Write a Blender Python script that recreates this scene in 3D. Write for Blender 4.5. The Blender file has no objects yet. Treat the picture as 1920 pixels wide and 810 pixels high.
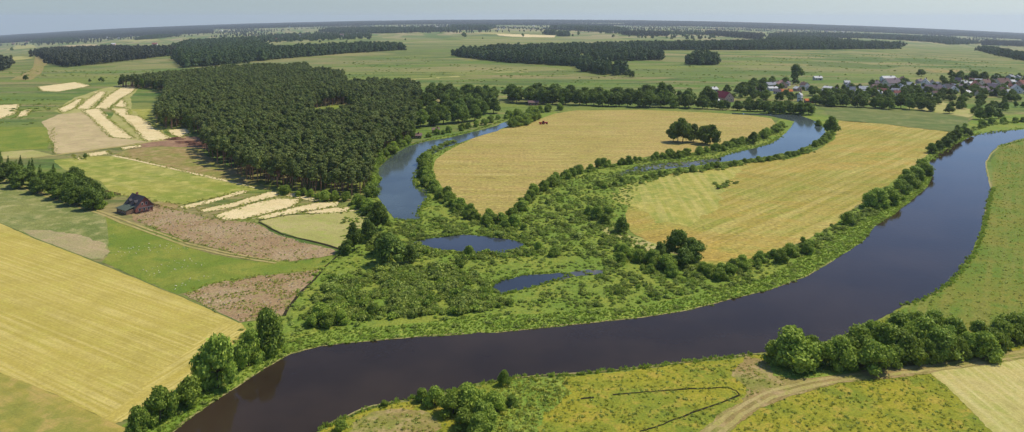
import bpy, math, random
import numpy as np
from mathutils import Vector, geometry
random.seed(7); rng = np.random.default_rng(7)
S = bpy.context.scene
C = S.collection
F = 1400.0; H = 80.0; V0 = 33.0          # focal length in photo pixels, drone height, level line

# ------------------------------------------------------------------ terrain
def sstep(a, b, x):
    t = np.clip((x - a) / (b - a), 0, 1); return t * t * (3 - 2 * t)
def zfun(x, y):
    x = np.asarray(x, float); y = np.asarray(y, float)
    yy = np.maximum(y, 200.0)
    k = np.where(x < 0, 0.0455, 0.038)
    r = sstep(600, 3000, y)
    z = -k * x * x / yy * r + 14 * sstep(6000, 11000, y)
    z = z + r * (2.5 * np.sin(x / 410 + 1.3) * np.sin(y / 530) + 4 * sstep(3500, 7000, y) * np.sin(x / 1300 + y / 2100 + .6))
    return z
def unp(px):
    """photo position of a spot on the ground -> its place on the terrain"""
    p = np.atleast_2d(np.asarray(px, float)); t = (p[:, 0] - 960) / F; v = p[:, 1]
    lo = np.full(len(p), 60.0); hi = np.full(len(p), 14500.0)
    for _ in range(50):
        m = (lo + hi) / 2; g = V0 + F * (H - zfun(t * m, m)) / m
        lo = np.where(g > v, m, lo); hi = np.where(g > v, hi, m)
    m = (lo + hi) / 2
    return np.stack([t * m, m], 1)
def P(u, v):
    x, y = unp([(u, v)])[0]; return float(x), float(y)

# ------------------------------------------------------------------ mesh helpers
def tag(o, label=None, cat=None, group=None, kind=None):
    if label: o['label'] = label
    if cat: o['category'] = cat
    if group: o['group'] = group
    if kind: o['kind'] = kind
    return o
def mesh(name, v, f, mats, midx=None, smooth=False):
    me = bpy.data.meshes.new(name)
    me.from_pydata([tuple(map(float, p)) for p in v], [], [tuple(map(int, q)) for q in f])
    for m in (mats if isinstance(mats, (list, tuple)) else [mats]): me.materials.append(m)
    if midx is not None: me.polygons.foreach_set('material_index', np.asarray(midx, dtype=np.int32))
    if smooth: me.polygons.foreach_set('use_smooth', np.ones(len(me.polygons), dtype=bool))
    me.update(); return me
def obj(name, me, parent=None, loc=(0, 0, 0), link=True):
    o = bpy.data.objects.new(name, me)
    if link: C.objects.link(o)
    o.location = loc
    if parent: o.parent = parent
    return o
def empty(name, loc=(0, 0, 0), rz=0.0):
    o = bpy.data.objects.new(name, None); C.objects.link(o); o.location = loc; o.rotation_euler = (0, 0, rz)
    o.empty_display_size = .5; return o
def copy_tree(o):
    c = o.copy(); C.objects.link(c)
    for ch in list(o.children):
        d = ch.copy(); C.objects.link(d); d.parent = c
        for g in list(ch.children):
            e = g.copy(); C.objects.link(e); e.parent = d
    return c
class MB:
    def __init__(s): s.v = []; s.f = []; s.m = []
    def add(s, v, f, mi=0):
        b = len(s.v); s.v += [tuple(p) for p in v]; s.f += [tuple(i + b for i in q) for q in f]; s.m += [mi] * len(f)
    def box(s, x0, y0, z0, x1, y1, z1, mi=0):
        s.add([(x0,y0,z0),(x1,y0,z0),(x1,y1,z0),(x0,y1,z0),(x0,y0,z1),(x1,y0,z1),(x1,y1,z1),(x0,y1,z1)],
              [(0,3,2,1),(4,5,6,7),(0,1,5,4),(1,2,6,5),(2,3,7,6),(3,0,4,7)], mi)
    def tube(s, pts, rad, n=6, mi=0):
        b = []
        for i, p in enumerate(pts):
            p = Vector(p); q = Vector(pts[min(i + 1, len(pts) - 1)]); r = Vector(pts[max(i - 1, 0)])
            d = (q - r).normalized(); a = d.orthogonal().normalized(); c = d.cross(a)
            for k in range(n):
                t = 2 * math.pi * k / n; b.append(p + (a * math.cos(t) + c * math.sin(t)) * rad[i])
        f = []
        for i in range(len(pts) - 1):
            for k in range(n): f.append((i*n+k, i*n+(k+1)%n, (i+1)*n+(k+1)%n, (i+1)*n+k))
        f.append(tuple(range(n-1, -1, -1))); f.append(tuple((len(pts)-1)*n + k for k in range(n)))
        s.add(b, f, mi)
    def mesh(s, name, mats, smooth=False): return mesh(name, s.v, s.f, mats, s.m, smooth)

# ------------------------------------------------------------------ materials
class NT:
    def __init__(s, name):
        s.mat = bpy.data.materials.new(name); s.mat.use_nodes = True
        s.t = s.mat.node_tree; s.t.nodes.clear()
        s.out = s.t.nodes.new('ShaderNodeOutputMaterial')
        s.co = s.t.nodes.new('ShaderNodeTexCoord').outputs['Object']
    def n(s, typ, **kw):
        nd = s.t.nodes.new(typ)
        for k, v in kw.items():
            if k.startswith('_'): setattr(nd, k[1:], v)
            else: s.set(nd.inputs[k.replace('__', ' ')], v)
        return nd
    def set(s, inp, v):
        if isinstance(v, bpy.types.NodeSocket): s.t.links.new(v, inp)
        else:
            if isinstance(v, (tuple, list)) and len(v) == 3 and inp.type == 'RGBA': v = (*v, 1)
            inp.default_value = v
    def mp(s, scale=(1,1,1), rz=0.0, loc=(0,0,0)):
        return s.n('ShaderNodeMapping', Vector=s.co, Scale=scale, Rotation=(0,0,rz), Location=loc).outputs[0]
    def noise(s, size, detail=4, rough=.6, vec=None, dist=0.0):
        return s.n('ShaderNodeTexNoise', Vector=vec or s.co, Scale=1.0/size, Detail=detail, Roughness=rough, Distortion=dist).outputs['Fac']
    def ramp(s, fac, lo, hi, a=0.0, b=1.0):
        nd = s.n('ShaderNodeMapRange', Value=fac); nd.clamp = True
        nd.inputs[1].default_value = lo; nd.inputs[2].default_value = hi; nd.inputs[3].default_value = a; nd.inputs[4].default_value = b
        return nd.outputs[0]
    def mix(s, fac, a, b, mode='MIX'):
        nd = s.n('ShaderNodeMix', _data_type='RGBA', _blend_type=mode)
        s.set(nd.inputs[0], fac); s.set(nd.inputs[6], a); s.set(nd.inputs[7], b); return nd.outputs[2]
    def math(s, op, a, b=0.0):
        nd = s.n('ShaderNodeMath', _operation=op); s.set(nd.inputs[0], a); s.set(nd.inputs[1], b); return nd.outputs[0]
    def bsdf(s, col, rough=.9, bump=None, strength=.5, dist=.2, spec=.2):
        b = s.n('ShaderNodeBsdfPrincipled', Roughness=rough); s.set(b.inputs['Base Color'], col)
        b.inputs['Specular IOR Level'].default_value = spec
        if bump is not None:
            bp = s.n('ShaderNodeBump', Height=bump, Strength=strength, Distance=dist); s.t.links.new(bp.outputs[0], b.inputs['Normal'])
        s.t.links.new(b.outputs[0], s.out.inputs[0]); return b

def field_mat(name, a, b, c=None, big=35, mid=6, fine=.7, contrast=.35, stripe=None, speck=None, patch=.5, aniso=(1,1,1), arz=0.0, bump=.35, camt=(.5,.64), dark=.45):
    """a,b: large patches; c: mid clumps; stripe=(angle,width,strength,colour); speck=(colour,size,threshold)"""
    t = NT(name)
    v = t.mp(aniso, arz) if (aniso != (1,1,1) or arz) else t.co
    nb = t.noise(big, 5, .62, v, .6); nm = t.noise(mid, 5, .65, v, .4); nf = t.noise(fine, 4, .75)
    col = t.mix(t.ramp(nb, patch-.09, patch+.09), a, b)
    if c is not None: col = t.mix(t.ramp(nm, camt[0], camt[1], 0, .8), col, c)
    if stripe:
        for (ang, w, st, sc) in (stripe if isinstance(stripe, list) else [stripe]):
            sv = t.mp((1,1,1), -ang)
            wv = t.n('ShaderNodeTexNoise', Vector=t.n('ShaderNodeMapping', Vector=sv, Scale=(.012, 1.0/w, 1)).outputs[0], Scale=1.0, Detail=3, Roughness=.55).outputs['Fac']
            m = t.ramp(wv, .44, .6); m = t.math('MULTIPLY', m, t.ramp(t.noise(w*14, 3), .35, .6, .35, 1)); m = t.math('MULTIPLY', m, st)
            col = t.mix(m, col, sc)
    g = t.ramp(nf, .28, .72, 1 - contrast, 1 + contrast)
    col = t.mix(1.0, col, t.n('ShaderNodeCombineColor', Red=g, Green=g, Blue=g).outputs[0], 'MULTIPLY')
    g2 = t.ramp(nm, .3, .7, 1 - dark*.4, 1 + dark*.35)
    col = t.mix(1.0, col, t.n('ShaderNodeCombineColor', Red=g2, Green=g2, Blue=g2).outputs[0], 'MULTIPLY')
    if speck:
        for (sc, sz, th) in (speck if isinstance(speck, list) else [speck]):
            ns = t.noise(sz, 2, .6, t.mp((1,1,1), .7, (sz*31, 5, 0)))
            col = t.mix(t.ramp(ns, th, th+.05), col, sc)
    t.bsdf(col, .95, nf, bump, fine*.5, .1)
    return t.mat

def plain(name, col, rough=.8, var=.2, size=.6, spec=.3):
    t = NT(name); n_ = t.noise(size, 4)
    g = t.ramp(n_, .3, .7, 1-var, 1+var)
    t.bsdf(t.mix(1.0, col, t.n('ShaderNodeCombineColor', Red=g, Green=g, Blue=g).outputs[0], 'MULTIPLY'), rough, spec=spec)
    return t.mat

def leaf_mat(name, a, b, c, trans=.3, hue=.5):
    """leaves: each leaf clump varies a little, each plant varies as a whole"""
    t = NT(name)
    gi = t.n('ShaderNodeNewGeometry').outputs['Random Per Island']
    oi = t.n('ShaderNodeObjectInfo').outputs['Random']
    col = t.mix(gi, a, b)
    col = t.mix(t.ramp(oi, 0, 1, 0, hue), col, c)
    g = t.ramp(t.math('FRACT', t.math('MULTIPLY', oi, 7.31)), 0, 1, .72, 1.28)
    col = t.mix(1.0, col, t.n('ShaderNodeCombineColor', Red=g, Green=g, Blue=g).outputs[0], 'MULTIPLY')
    d = t.n('ShaderNodeBsdfPrincipled', Roughness=.55); t.set(d.inputs['Base Color'], col); d.inputs['Specular IOR Level'].default_value = .12
    tr = t.n('ShaderNodeBsdfTranslucent'); t.set(tr.inputs[0], t.mix(.4, col, (.20,.26,.02)))
    mx = t.n('ShaderNodeMixShader'); mx.inputs[0].default_value = trans
    t.t.links.new(d.outputs[0], mx.inputs[1]); t.t.links.new(tr.outputs[0], mx.inputs[2]); t.t.links.new(mx.outputs[0], t.out.inputs[0])
    return t.mat

def water_mat(name, col, rip=.5, rough=.06, size=1.4, mud=None):
    t = NT(name)
    n1 = t.noise(size, 3, .6, t.mp((1,.6,1), .5)); n2 = t.noise(40, 4, .6)
    c = t.mix(t.ramp(n2, .4, .62, 0, 1), col, tuple(k*1.5 for k in col))
    if mud: c = t.mix(t.ramp(t.noise(9, 5, .7), .5, .58, 0, .85), c, mud)
    b = t.bsdf(c, rough, n1, rip, .06, .5); b.inputs['IOR'].default_value = 1.22
    return t.mat

L = dict(
 broad = leaf_mat('broadleaf_foliage', (.040,.085,.012), (.230,.300,.050), (.14,.19,.022)),
 willow = leaf_mat('willow_foliage', (.070,.150,.016), (.400,.490,.075), (.30,.37,.045), .35),
 scrub = leaf_mat('scrub_foliage', (.130,.200,.035), (.440,.500,.110), (.36,.40,.06), .35, .6),
 pine = leaf_mat('pine_foliage', (.045,.078,.016), (.270,.320,.075), (.210,.220,.060), .2, .6),
 far = leaf_mat('far_foliage', (.040,.075,.026), (.120,.165,.050), (.090,.135,.036), .15),
 farpine = leaf_mat('far_pine_foliage', (.036,.052,.028), (.085,.102,.044), (.090,.085,.045), .1),
 reed = leaf_mat('reed_leaves', (.19,.30,.03), (.38,.50,.08), (.38,.42,.06), .45, .5),
 grass = leaf_mat('meadow_leaves', (.14,.20,.02), (.42,.44,.06), (.46,.42,.05), .35, .7),
 dry = leaf_mat('dry_stalks', (.50,.40,.24), (.75,.66,.46), (.60,.44,.28), .2, .6),
 bark = plain('bark', (.10,.075,.05), .9),
 pinebark = plain('pine_bark', (.30,.17,.10), .9),
)

# ------------------------------------------------------------------ plant prototypes
def leafcloud(clumps, n, size, seed, flat=.0, spread=.35):
    r = np.random.default_rng(seed); V = []; Fc = []
    tot = sum(c[1][0]*c[1][1] for c in clumps)
    for (ce, ra) in clumps:
        k = max(8, int(n * ra[0]*ra[1] / tot))
        d = r.normal(size=(k, 3)); d /= np.linalg.norm(d, axis=1)[:, None]
        d[:, 2] = np.where(d[:, 2] < -.35, -d[:, 2], d[:, 2])
        rad = 1 - spread * r.random((k, 1)) ** 1.7 + .10 * r.normal(size=(k, 1))
        p = np.array(ce) + d * rad * np.array(ra)
        nn = d / np.array(ra); nn /= np.linalg.norm(nn, axis=1)[:, None]
        nn = nn + .55 * r.normal(size=(k, 3)); nn /= np.linalg.norm(nn, axis=1)[:, None]
        a = np.cross(nn, r.normal(size=(k, 3))); a /= np.linalg.norm(a, axis=1)[:, None]; b = np.cross(nn, a)
        s = size * (.55 + .9 * r.random((k, 1)))
        q = np.stack([p + a*s, p + b*s*.62, p - a*s*.8, p - b*s*.62], 1).reshape(-1, 3)
        base = sum(len(x) for x in V); V.append(q)
        i = np.arange(k)[:, None] * 4 + base; Fc.append(np.hstack([i, i+1, i+2, i+3]))
    return np.vstack(V), np.vstack(Fc)
_ico = None
def ico():
    global _ico
    if _ico is None:
        import bmesh
        bm = bmesh.new(); bmesh.ops.create_icosphere(bm, subdivisions=2, radius=1)
        _ico = (np.array([v.co[:] for v in bm.verts]), [tuple(v.index for v in f.verts) for f in bm.faces]); bm.free()
    return _ico
def cores(clumps, k, seed):
    r = np.random.default_rng(seed); iv, fi = ico(); V = []; Fc = []
    for (ce, ra) in clumps:
        b = sum(len(x) for x in V)
        V.append(np.array(ce) + iv * np.array(ra) * k * (1 + .10 * r.normal(size=(len(iv), 1)))); Fc += [tuple(j + b for j in f) for f in fi]
    return np.vstack(V), Fc
def crown_mesh(name, clumps, n, size, seed, mat, core=.62, spread=.35):
    v, f = leafcloud(clumps, n, size, seed, spread=spread)
    f = [tuple(q) for q in f.tolist()]
    if core:
        cv, cf = cores(clumps, core, seed); b = len(v); v = np.vstack([v, cv]); f += [tuple(j + b for j in q) for q in cf]
    return mesh(name, v, f, mat)
def broad_clumps(h, w, seed, n=14, low=.22, top=.80):
    r = random.Random(seed); out = [((0, 0, h*.56), (w*.30, w*.30, h*.28))]
    for i in range(n):
        a = r.uniform(0, 6.28); z = r.uniform(low, top); q = math.sin(math.pi * min(1, (z - low + .18) / (1.08 - low)) ** .8)
        d = w * .36 * q * r.uniform(.55, 1.05); s = w * r.uniform(.13, .22)
        out.append(((math.cos(a)*d, math.sin(a)*d, h*z), (s, s, s*r.uniform(.7, 1.0))))
    out.append(((r.uniform(-.1,.1)*w, r.uniform(-.1,.1)*w, h*.88), (w*.17, w*.17, h*.11)))
    return out
def trunk_mesh(name, h, w, seed, mat, limbs=4, r0=.022, straight=False):
    r = random.Random(seed); m = MB(); j = .02 if straight else .06
    pts = [(0,0,-.2)] + [(r.uniform(-j,j)*h*k/4, r.uniform(-j,j)*h*k/4, h*.75*k/4) for k in range(1, 5)]
    m.tube(pts, [h*r0*1.25, h*r0, h*r0*.8, h*r0*.55, h*r0*.25], 6)
    for i in range(limbs):
        k = r.choice([2, 3]) ; p = Vector(pts[k]); a = 6.28*i/limbs + r.uniform(-.4,.4)
        q = p + Vector((math.cos(a)*w*.3, math.sin(a)*w*.3, h*.16)); mid = (p+q)/2 + Vector((0,0,-h*.02))
        m.tube([p, mid, q], [h*r0*.5, h*r0*.35, h*r0*.12], 5)
    return m.mesh(name, mat, True)

PROTO = {}
def mk(kind, i, crown, trunk=None): PROTO.setdefault(kind, []).append((crown, trunk))
for i in range(5):     # broadleaf: height 10, width ~9
    w = [11, 10, 12, 9.5, 11.5][i]
    cl = broad_clumps(10, w, 100+i, 20, .16, .8)
    mk('broad', i, crown_mesh('broad_crown', cl, 3000, .42, 10+i, L['broad']), trunk_mesh('broad_trunk', 10, w, i, L['bark']))
for i in range(5):     # willow: full to the ground, height 6 width 7
    w = [8.5, 8, 9, 7.5, 9.5][i]
    cl = broad_clumps(6, w, 200+i, 18, .10, .82)
    mk('willow', i, crown_mesh('willow_crown', cl, 3400, .29, 20+i, L['willow'], .66), trunk_mesh('willow_stems', 5, w, 40+i, L['bark'], 5, .03))
def pine_clumps(h, w, seed):
    r = random.Random(seed); out = []
    for k in range(11):
        z = .52 + .36*r.random(); d = w*.34*r.uniform(.5,1.05); a = r.uniform(0,6.28); s = w*.19*r.uniform(.8,1.2)
        out.append(((math.cos(a)*d, math.sin(a)*d, h*z), (s, s, s*.8)))
    out.append(((0,0,h*.90), (w*.22, w*.22, h*.08))); out.append(((0,0,h*.70), (w*.30, w*.30, h*.2)))
    return out
for i in range(5):     # pine: height 14, width 5
    cl = pine_clumps(14, 5.5, 300+i)
    mk('pine', i, crown_mesh('pine_crown', cl, 1200, .33, 30+i, L['pine'], .62), trunk_mesh('pine_trunk', 14, 4, 60+i, L['pinebark'], 3, .014, True))
def spruce_clumps(h, w, seed):
    r = random.Random(seed); out = []
    for k in range(8):
        z = .12 + .80*k/7; s = w*.5*(1.05-z)
        out.append(((r.uniform(-.2,.2), r.uniform(-.2,.2), h*z), (s, s, h*.085)))
    out.append(((0,0,h*.96), (w*.06, w*.06, h*.05))); return out
for i in range(3):
    mk('spruce', i, crown_mesh('spruce_crown', spruce_clumps(8, 4, i), 1500, .24, 70+i, L['broad'], .7), trunk_mesh('spruce_trunk', 8, 3, 80+i, L['bark'], 0, .018, True))

def place(kind, name, u, v, h, label, cat, group=None, ws=1.0, xy=None, var=None, one=False):
    """one plant standing on the ground"""
    x, y = xy if xy is not None else P(u, v)
    base = {'broad': 10, 'willow': 6, 'pine': 14, 'spruce': 8}[kind]
    i = random.randrange(len(PROTO[kind])) if var is None else var
    cm, tm = PROTO[kind][i]; s = h / base
    o = empty(name, (x, y, float(zfun(x, y)) - .05), random.uniform(0, 6.28)); o.scale = (s*ws, s*ws, s)
    obj('crown', cm, o); obj('trunk', tm, o)
    return tag(o, label, cat, group)

# ------------------------------------------------------------------ geometry-node scatters for what nobody could count
def proto_objs(kindname, meshes):
    col = bpy.data.collections.new(kindname)
    for i, me in enumerate(meshes):
        col.objects.link(bpy.data.objects.new('%s_%02d' % (kindname, i), me))
    return col
def scatter(name, xyz, col, scale, label, cat, zs=None, seed=1):
    r = np.random.default_rng(seed); n = len(xyz)
    me = bpy.data.meshes.new(name); me.vertices.add(n); me.vertices.foreach_set('co', np.asarray(xyz, np.float32).ravel())
    sc = np.empty((n, 3), np.float32); sc[:, 0] = scale; sc[:, 1] = scale; sc[:, 2] = scale * (zs if zs is not None else 1)
    a = me.attributes.new('psc', 'FLOAT_VECTOR', 'POINT'); a.data.foreach_set('vector', sc.ravel())
    rt = np.zeros((n, 3), np.float32); rt[:, 2] = r.random(n)*6.28
    a = me.attributes.new('prt', 'FLOAT_VECTOR', 'POINT'); a.data.foreach_set('vector', rt.ravel())
    a = me.attributes.new('pid', 'INT', 'POINT'); a.data.foreach_set('value', r.integers(0, len(col.objects), n).astype(np.int32))
    o = obj(name, me)
    g = bpy.data.node_groups.new(name, 'GeometryNodeTree')
    g.interface.new_socket('Geometry', in_out='INPUT', socket_type='NodeSocketGeometry')
    g.interface.new_socket('Geometry', in_out='OUTPUT', socket_type='NodeSocketGeometry')
    N = g.nodes.new; ln = g.links.new
    gi = N('NodeGroupInput'); go = N('NodeGroupOutput'); ip = N('GeometryNodeInstanceOnPoints'); ci = N('GeometryNodeCollectionInfo')
    ci.inputs['Collection'].default_value = col; ci.inputs['Separate Children'].default_value = True; ci.inputs['Reset Children'].default_value = True
    def at(nm, dt):
        q = N('GeometryNodeInputNamedAttribute'); q.data_type = dt; q.inputs[0].default_value = nm; return [s for s in q.outputs if s.enabled][0]
    ln(gi.outputs[0], ip.inputs['Points']); ln(ci.outputs[0], ip.inputs['Instance']); ip.inputs['Pick Instance'].default_value = True
    ln(at('pid', 'INT'), ip.inputs['Instance Index']); ln(at('psc', 'FLOAT_VECTOR'), ip.inputs['Scale'])
    er = N('FunctionNodeEulerToRotation'); ln(at('prt', 'FLOAT_VECTOR'), er.inputs[0]); ln(er.outputs[0], ip.inputs['Rotation'])
    ln(ip.outputs[0], go.inputs[0])
    md = o.modifiers.new('scatter', 'NODES'); md.node_group = g
    return tag(o, label, cat, None, 'stuff')

def inpoly(pts, poly):
    x, y = pts[:, 0], pts[:, 1]; c = np.zeros(len(pts), bool); n = len(poly)
    for i in range(n):
        x1, y1 = poly[i]; x2, y2 = poly[(i+1) % n]
        if y1 == y2: continue
        k = ((y1 > y) != (y2 > y)) & (x < (x2-x1)*(y-y1)/(y2-y1) + x1); c ^= k
    return c
def resamp(px, step=6.0, closed=True):
    px = [tuple(map(float, p)) for p in px]; out = []
    n = len(px) if closed else len(px)-1
    for i in range(n):
        a = px[i]; b = px[(i+1) % len(px)]; k = max(1, int(math.hypot(b[0]-a[0], (b[1]-a[1])*2)/step))
        for j in range(k): out.append((a[0]+(b[0]-a[0])*j/k, a[1]+(b[1]-a[1])*j/k))
    if not closed: out.append(px[-1])
    return out
def world_poly(px): return unp(resamp(px, 12))
def fill(px, spacing, jit=.45, seed=0, holes=()):
    """loosely even spots on the ground inside an outline"""
    r = np.random.default_rng(seed); w = world_poly(px)
    x0, y0 = w.min(0); x1, y1 = w.max(0)
    gx, gy = np.meshgrid(np.arange(x0, x1, spacing), np.arange(y0, y1, spacing))
    p = np.stack([gx.ravel(), gy.ravel()], 1); p[:, 0] += (np.round((p[:, 1]-y0)/spacing) % 2)*spacing*.5
    p += r.uniform(-jit, jit, p.shape)*spacing
    p = p[inpoly(p, w)]
    for h in holes: p = p[~inpoly(p, world_poly(h))]
    return p
def withz(p, dz=0.0): return np.column_stack([p, zfun(p[:, 0], p[:, 1]) + dz])
def vnoise(p, size, seed=0):
    """smooth noise 0..1 for clustering"""
    r = np.random.default_rng(seed); o = np.zeros(len(p))
    for k in range(6):
        a = r.uniform(0, 6.28); f = r.uniform(.7, 1.9)/size; ph = r.uniform(0, 6.28, 2)
        o += np.sin(p[:, 0]*math.cos(a)*f*6.28 + p[:, 1]*math.sin(a)*f*6.28 + ph[0])
    return .5 + o/12

# ------------------------------------------------------------------ ground sheet
def wiggle(w, amp, seed):
    r = np.random.default_rng(seed); n = len(w); s = np.zeros((n, 2))
    for k, a in ((1, .2), (3, .35), (7, .3), (15, .25)):
        if 2*k > n: continue
        q = r.normal(size=(n, 2)); ker = np.ones(k)/k
        for c in range(2): s[:, c] += a*np.convolve(np.concatenate([q[-k:, c], q[:, c], q[:k, c]]), ker, 'same')[k:-k]*math.sqrt(k)
    return w + s*amp[:, None]
def sheet(name, px, mat, layer, amp=.5, seed=0, step=5, far=False, label=None):
    """a thin sheet lying on the ground: a field, a path, a water surface"""
    w = unp(resamp(px, step)); a = amp*np.clip(w[:, 1]/300, .6, 6)
    w = wiggle(w, a, seed)
    dz = .012 + .012*layer
    if not far and w[:, 1].max() < 640:
        # fan out by constrained triangulation, flat
        res = geometry.delaunay_2d_cdt([Vector(p) for p in w], [], [list(range(len(w)))], 3, 1e-4)
        v = [(p.x, p.y, dz) for p in res[0]]; f = [tuple(q) for q in res[2]]
    else:
        sp = max(12, (w[:, 1].max()-w[:, 1].min())/25, (w[:, 0].max()-w[:, 0].min())/60)
        gx, gy = np.meshgrid(np.arange(w[:,0].min(), w[:,0].max(), sp), np.arange(w[:,1].min(), w[:,1].max(), sp))
        g = np.stack([gx.ravel(), gy.ravel()], 1); g = g[inpoly(g, w)]
        pts = [Vector(p) for p in w] + [Vector(p) for p in g]
        res = geometry.delaunay_2d_cdt(pts, [], [list(range(len(w)))], 3, 1e-4)
        q = np.array([(p.x, p.y) for p in res[0]])
        z = zfun(q[:, 0], q[:, 1]) + dz + np.maximum(0, q[:, 1]-600)*.0003
        v = np.column_stack([q, z]); f = [tuple(t) for t in res[2]]
    # make every face look up
    v = np.array(v); ff = []
    for t in f:
        a_, b_, c_ = v[t[0]], v[t[1]], v[t[2]]
        cr = (b_[0]-a_[0])*(c_[1]-a_[1]) - (b_[1]-a_[1])*(c_[0]-a_[0])
        ff.append(t if cr > 0 else t[::-1])
    o = obj(name, mesh(name, v, ff, mat)); tag(o, None, None, None, 'structure')
    return o
def ribbon(name, px, width, mat, layer, amp=.15, seed=0, taper=True, kind='structure', off=0.0):
    w = unp(resamp(px, 6, False)); r = np.random.default_rng(seed)
    nw = r.normal(size=w.shape)
    if len(w) > 9: nw = np.stack([np.convolve(np.pad(nw[:, c], 2, 'edge'), np.ones(5)/5, 'valid')*1.8 for c in range(2)], 1)
    w = w + nw*amp
    d = np.gradient(w, axis=0); d /= np.linalg.norm(d, axis=1)[:, None]; nn = np.stack([-d[:, 1], d[:, 0]], 1)
    w = w + nn*off
    nk = np.convolve(np.pad(r.normal(size=len(w)), 4, 'edge'), np.ones(9)/9, 'valid')*2.2 if len(w) > 9 else np.zeros(len(w))
    k = np.full(len(w), width/2.0)*(1 + (.25 if width < 2 else .14)*nk.clip(-1.5, 1.5))
    a = w + nn*k[:, None]; b = w - nn*k[:, None]
    v = np.vstack([a, b]); z = zfun(v[:, 0], v[:, 1]) + .012 + .012*layer + np.maximum(0, v[:, 1]-600)*.0013
    n = len(w); f = [(i+n, i+n+1, i+1, i) for i in range(n-1)]
    o = obj(name, mesh(name, np.column_stack([v, z]), f, mat)); tag(o, kind=kind); return o

def wang(a, b):
    p = P(*a); q = P(*b); return math.atan2(q[1]-p[1], q[0]-p[0])

pasture = NT('pasture')
t = pasture
vs = t.mp((.28, 1, 1), .08)
n5 = t.noise(75, 7, .72, t.mp((.22, 1, 1), .10), 1.2); n6 = t.noise(34, 6, .72, t.mp((.25, 1, 1), -.10), 1.0)
n1 = t.noise(170, 6, .62, vs, .8); n2 = t.noise(60, 5, .65, t.mp((.22, 1, 1), -.05), .5); n3 = t.noise(3.0, 5, .7); n4 = t.noise(520, 4, .6, t.mp((.4,1,1), .3))
col = t.mix(t.ramp(n1, .40, .60), (.112,.172,.024), (.185,.205,.040))
col = t.mix(t.ramp(n2, .53, .66, 0, .75), col, (.075,.135,.030))
col = t.mix(t.ramp(n4, .52, .62, 0, .6), col, (.230,.205,.085))
vor = t.n('ShaderNodeTexVoronoi', Vector=t.mp((.0016, .0042, 1), .15), Scale=1.0).outputs['Color']
vc = t.n('ShaderNodeSeparateColor', Color=vor)
yy = t.n('ShaderNodeSeparateXYZ', Vector=t.co).outputs[1]
col = t.mix(t.ramp(n5, .50, .60, 0, .8), col, (.270,.205,.085))
col = t.mix(t.ramp(n6, .52, .60, 0, .75), col, (.055,.100,.018))
v2 = t.n('ShaderNodeSeparateColor', Color=t.n('ShaderNodeTexVoronoi', Vector=t.mp((.0030, .0105, 1), .22), Scale=1.0).outputs['Color'])
midf = t.ramp(yy, 700, 1300)
col = t.mix(t.math('MULTIPLY', midf, t.ramp(v2.outputs[0], .55, .7, 0, .6)), col, (.070,.120,.022))
col = t.mix(t.math('MULTIPLY', midf, t.ramp(v2.outputs[1], .62, .8, 0, .55)), col, (.28,.235,.09))
farf = t.ramp(yy, 1900, 3600)
col = t.mix(t.math('MULTIPLY', farf, t.ramp(vc.outputs[2], .5, .55, 0, .5)), col, (.26,.27,.07))
col = t.mix(t.math('MULTIPLY', farf, t.ramp(vc.outputs[0], .55, .6, 0, .8)), col, (.34,.27,.13))
col = t.mix(t.math('MULTIPLY', farf, t.ramp(vc.outputs[1], .6, .65, 0, .7)), col, (.08,.15,.03))
g = t.ramp(n3, .3, .7, .72, 1.28)
col = t.mix(1.0, col, t.n('ShaderNodeCombineColor', Red=g, Green=g, Blue=g).outputs[0], 'MULTIPLY')
t.bsdf(col, .95, n3, .3, .5, .1)

ys = np.concatenate([np.linspace(-500, 100, 7), np.geomspace(140, 14800, 150)])
ts = np.linspace(-1, 1, 161)
X, Y = np.meshgrid(ts, ys); X = X*(np.maximum(Y, 0)*1.05 + 700)
V = np.stack([X.ravel(), Y.ravel(), zfun(X.ravel(), Y.ravel())], 1); nc = len(ts)
idx = np.arange((len(ys)-1)*(nc-1)); i0 = (idx//(nc-1))*nc + idx % (nc-1)
o = obj('ground', mesh('ground', V, np.stack([i0, i0+1, i0+nc+1, i0+nc], 1), pasture.mat, smooth=True)); tag(o, kind='structure')

# ------------------------------------------------------------------ fields
straw_a = wang((0, 560), (300, 678)); straw_b = wang((215, 780), (440, 640))
M = {}
M['straw'] = field_mat('mown_straw', (.415,.325,.068), (.375,.300,.058), (.35,.30,.055), 30, 7, .7, .24, [(straw_a, .9, .55, (.58,.46,.16)), (straw_a, 3, .35, (.42,.33,.08))], camt=(.5,.68), bump=.2, dark=.3)
M['head'] = field_mat('headland_straw', (.43,.335,.075), (.38,.300,.058), (.36,.28,.052), 20, 5, .7, .24, [(straw_b, 1.0, .6, (.60,.49,.17)), (straw_b, 3.5, .4, (.40,.31,.07))], camt=(.5,.68), bump=.2, dark=.4)
M['olive'] = field_mat('olive_field', (.35,.28,.055), (.25,.24,.045), (.38,.26,.08), 22, 6, .5, .2, (straw_a, 2.2, .4, (.16,.18,.035)))
M['crop'] = field_mat('green_crop', (.21,.215,.055), (.15,.18,.042), (.30,.265,.10), 25, 6, .6, .5, (straw_a, 1.5, .3, (.30,.28,.12)))
M['bare'] = field_mat('bare_crop', (.40,.30,.15), (.32,.27,.12), (.24,.23,.08), 14, 4, .6, .4, (straw_a, 1.5, .3, (.27,.24,.08)))
M['bright'] = field_mat('bright_meadow', (.145,.195,.022), (.225,.235,.035), (.10,.15,.02), 20, 5, .6, .4, speck=((.62,.60,.30), .9, .735))
M['pink'] = field_mat('fallow', (.30,.195,.095), (.35,.245,.13), (.20,.19,.05), 16, 3.2, .7, .5, speck=[((.60,.50,.32), .8, .68)], camt=(.53,.66))
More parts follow.
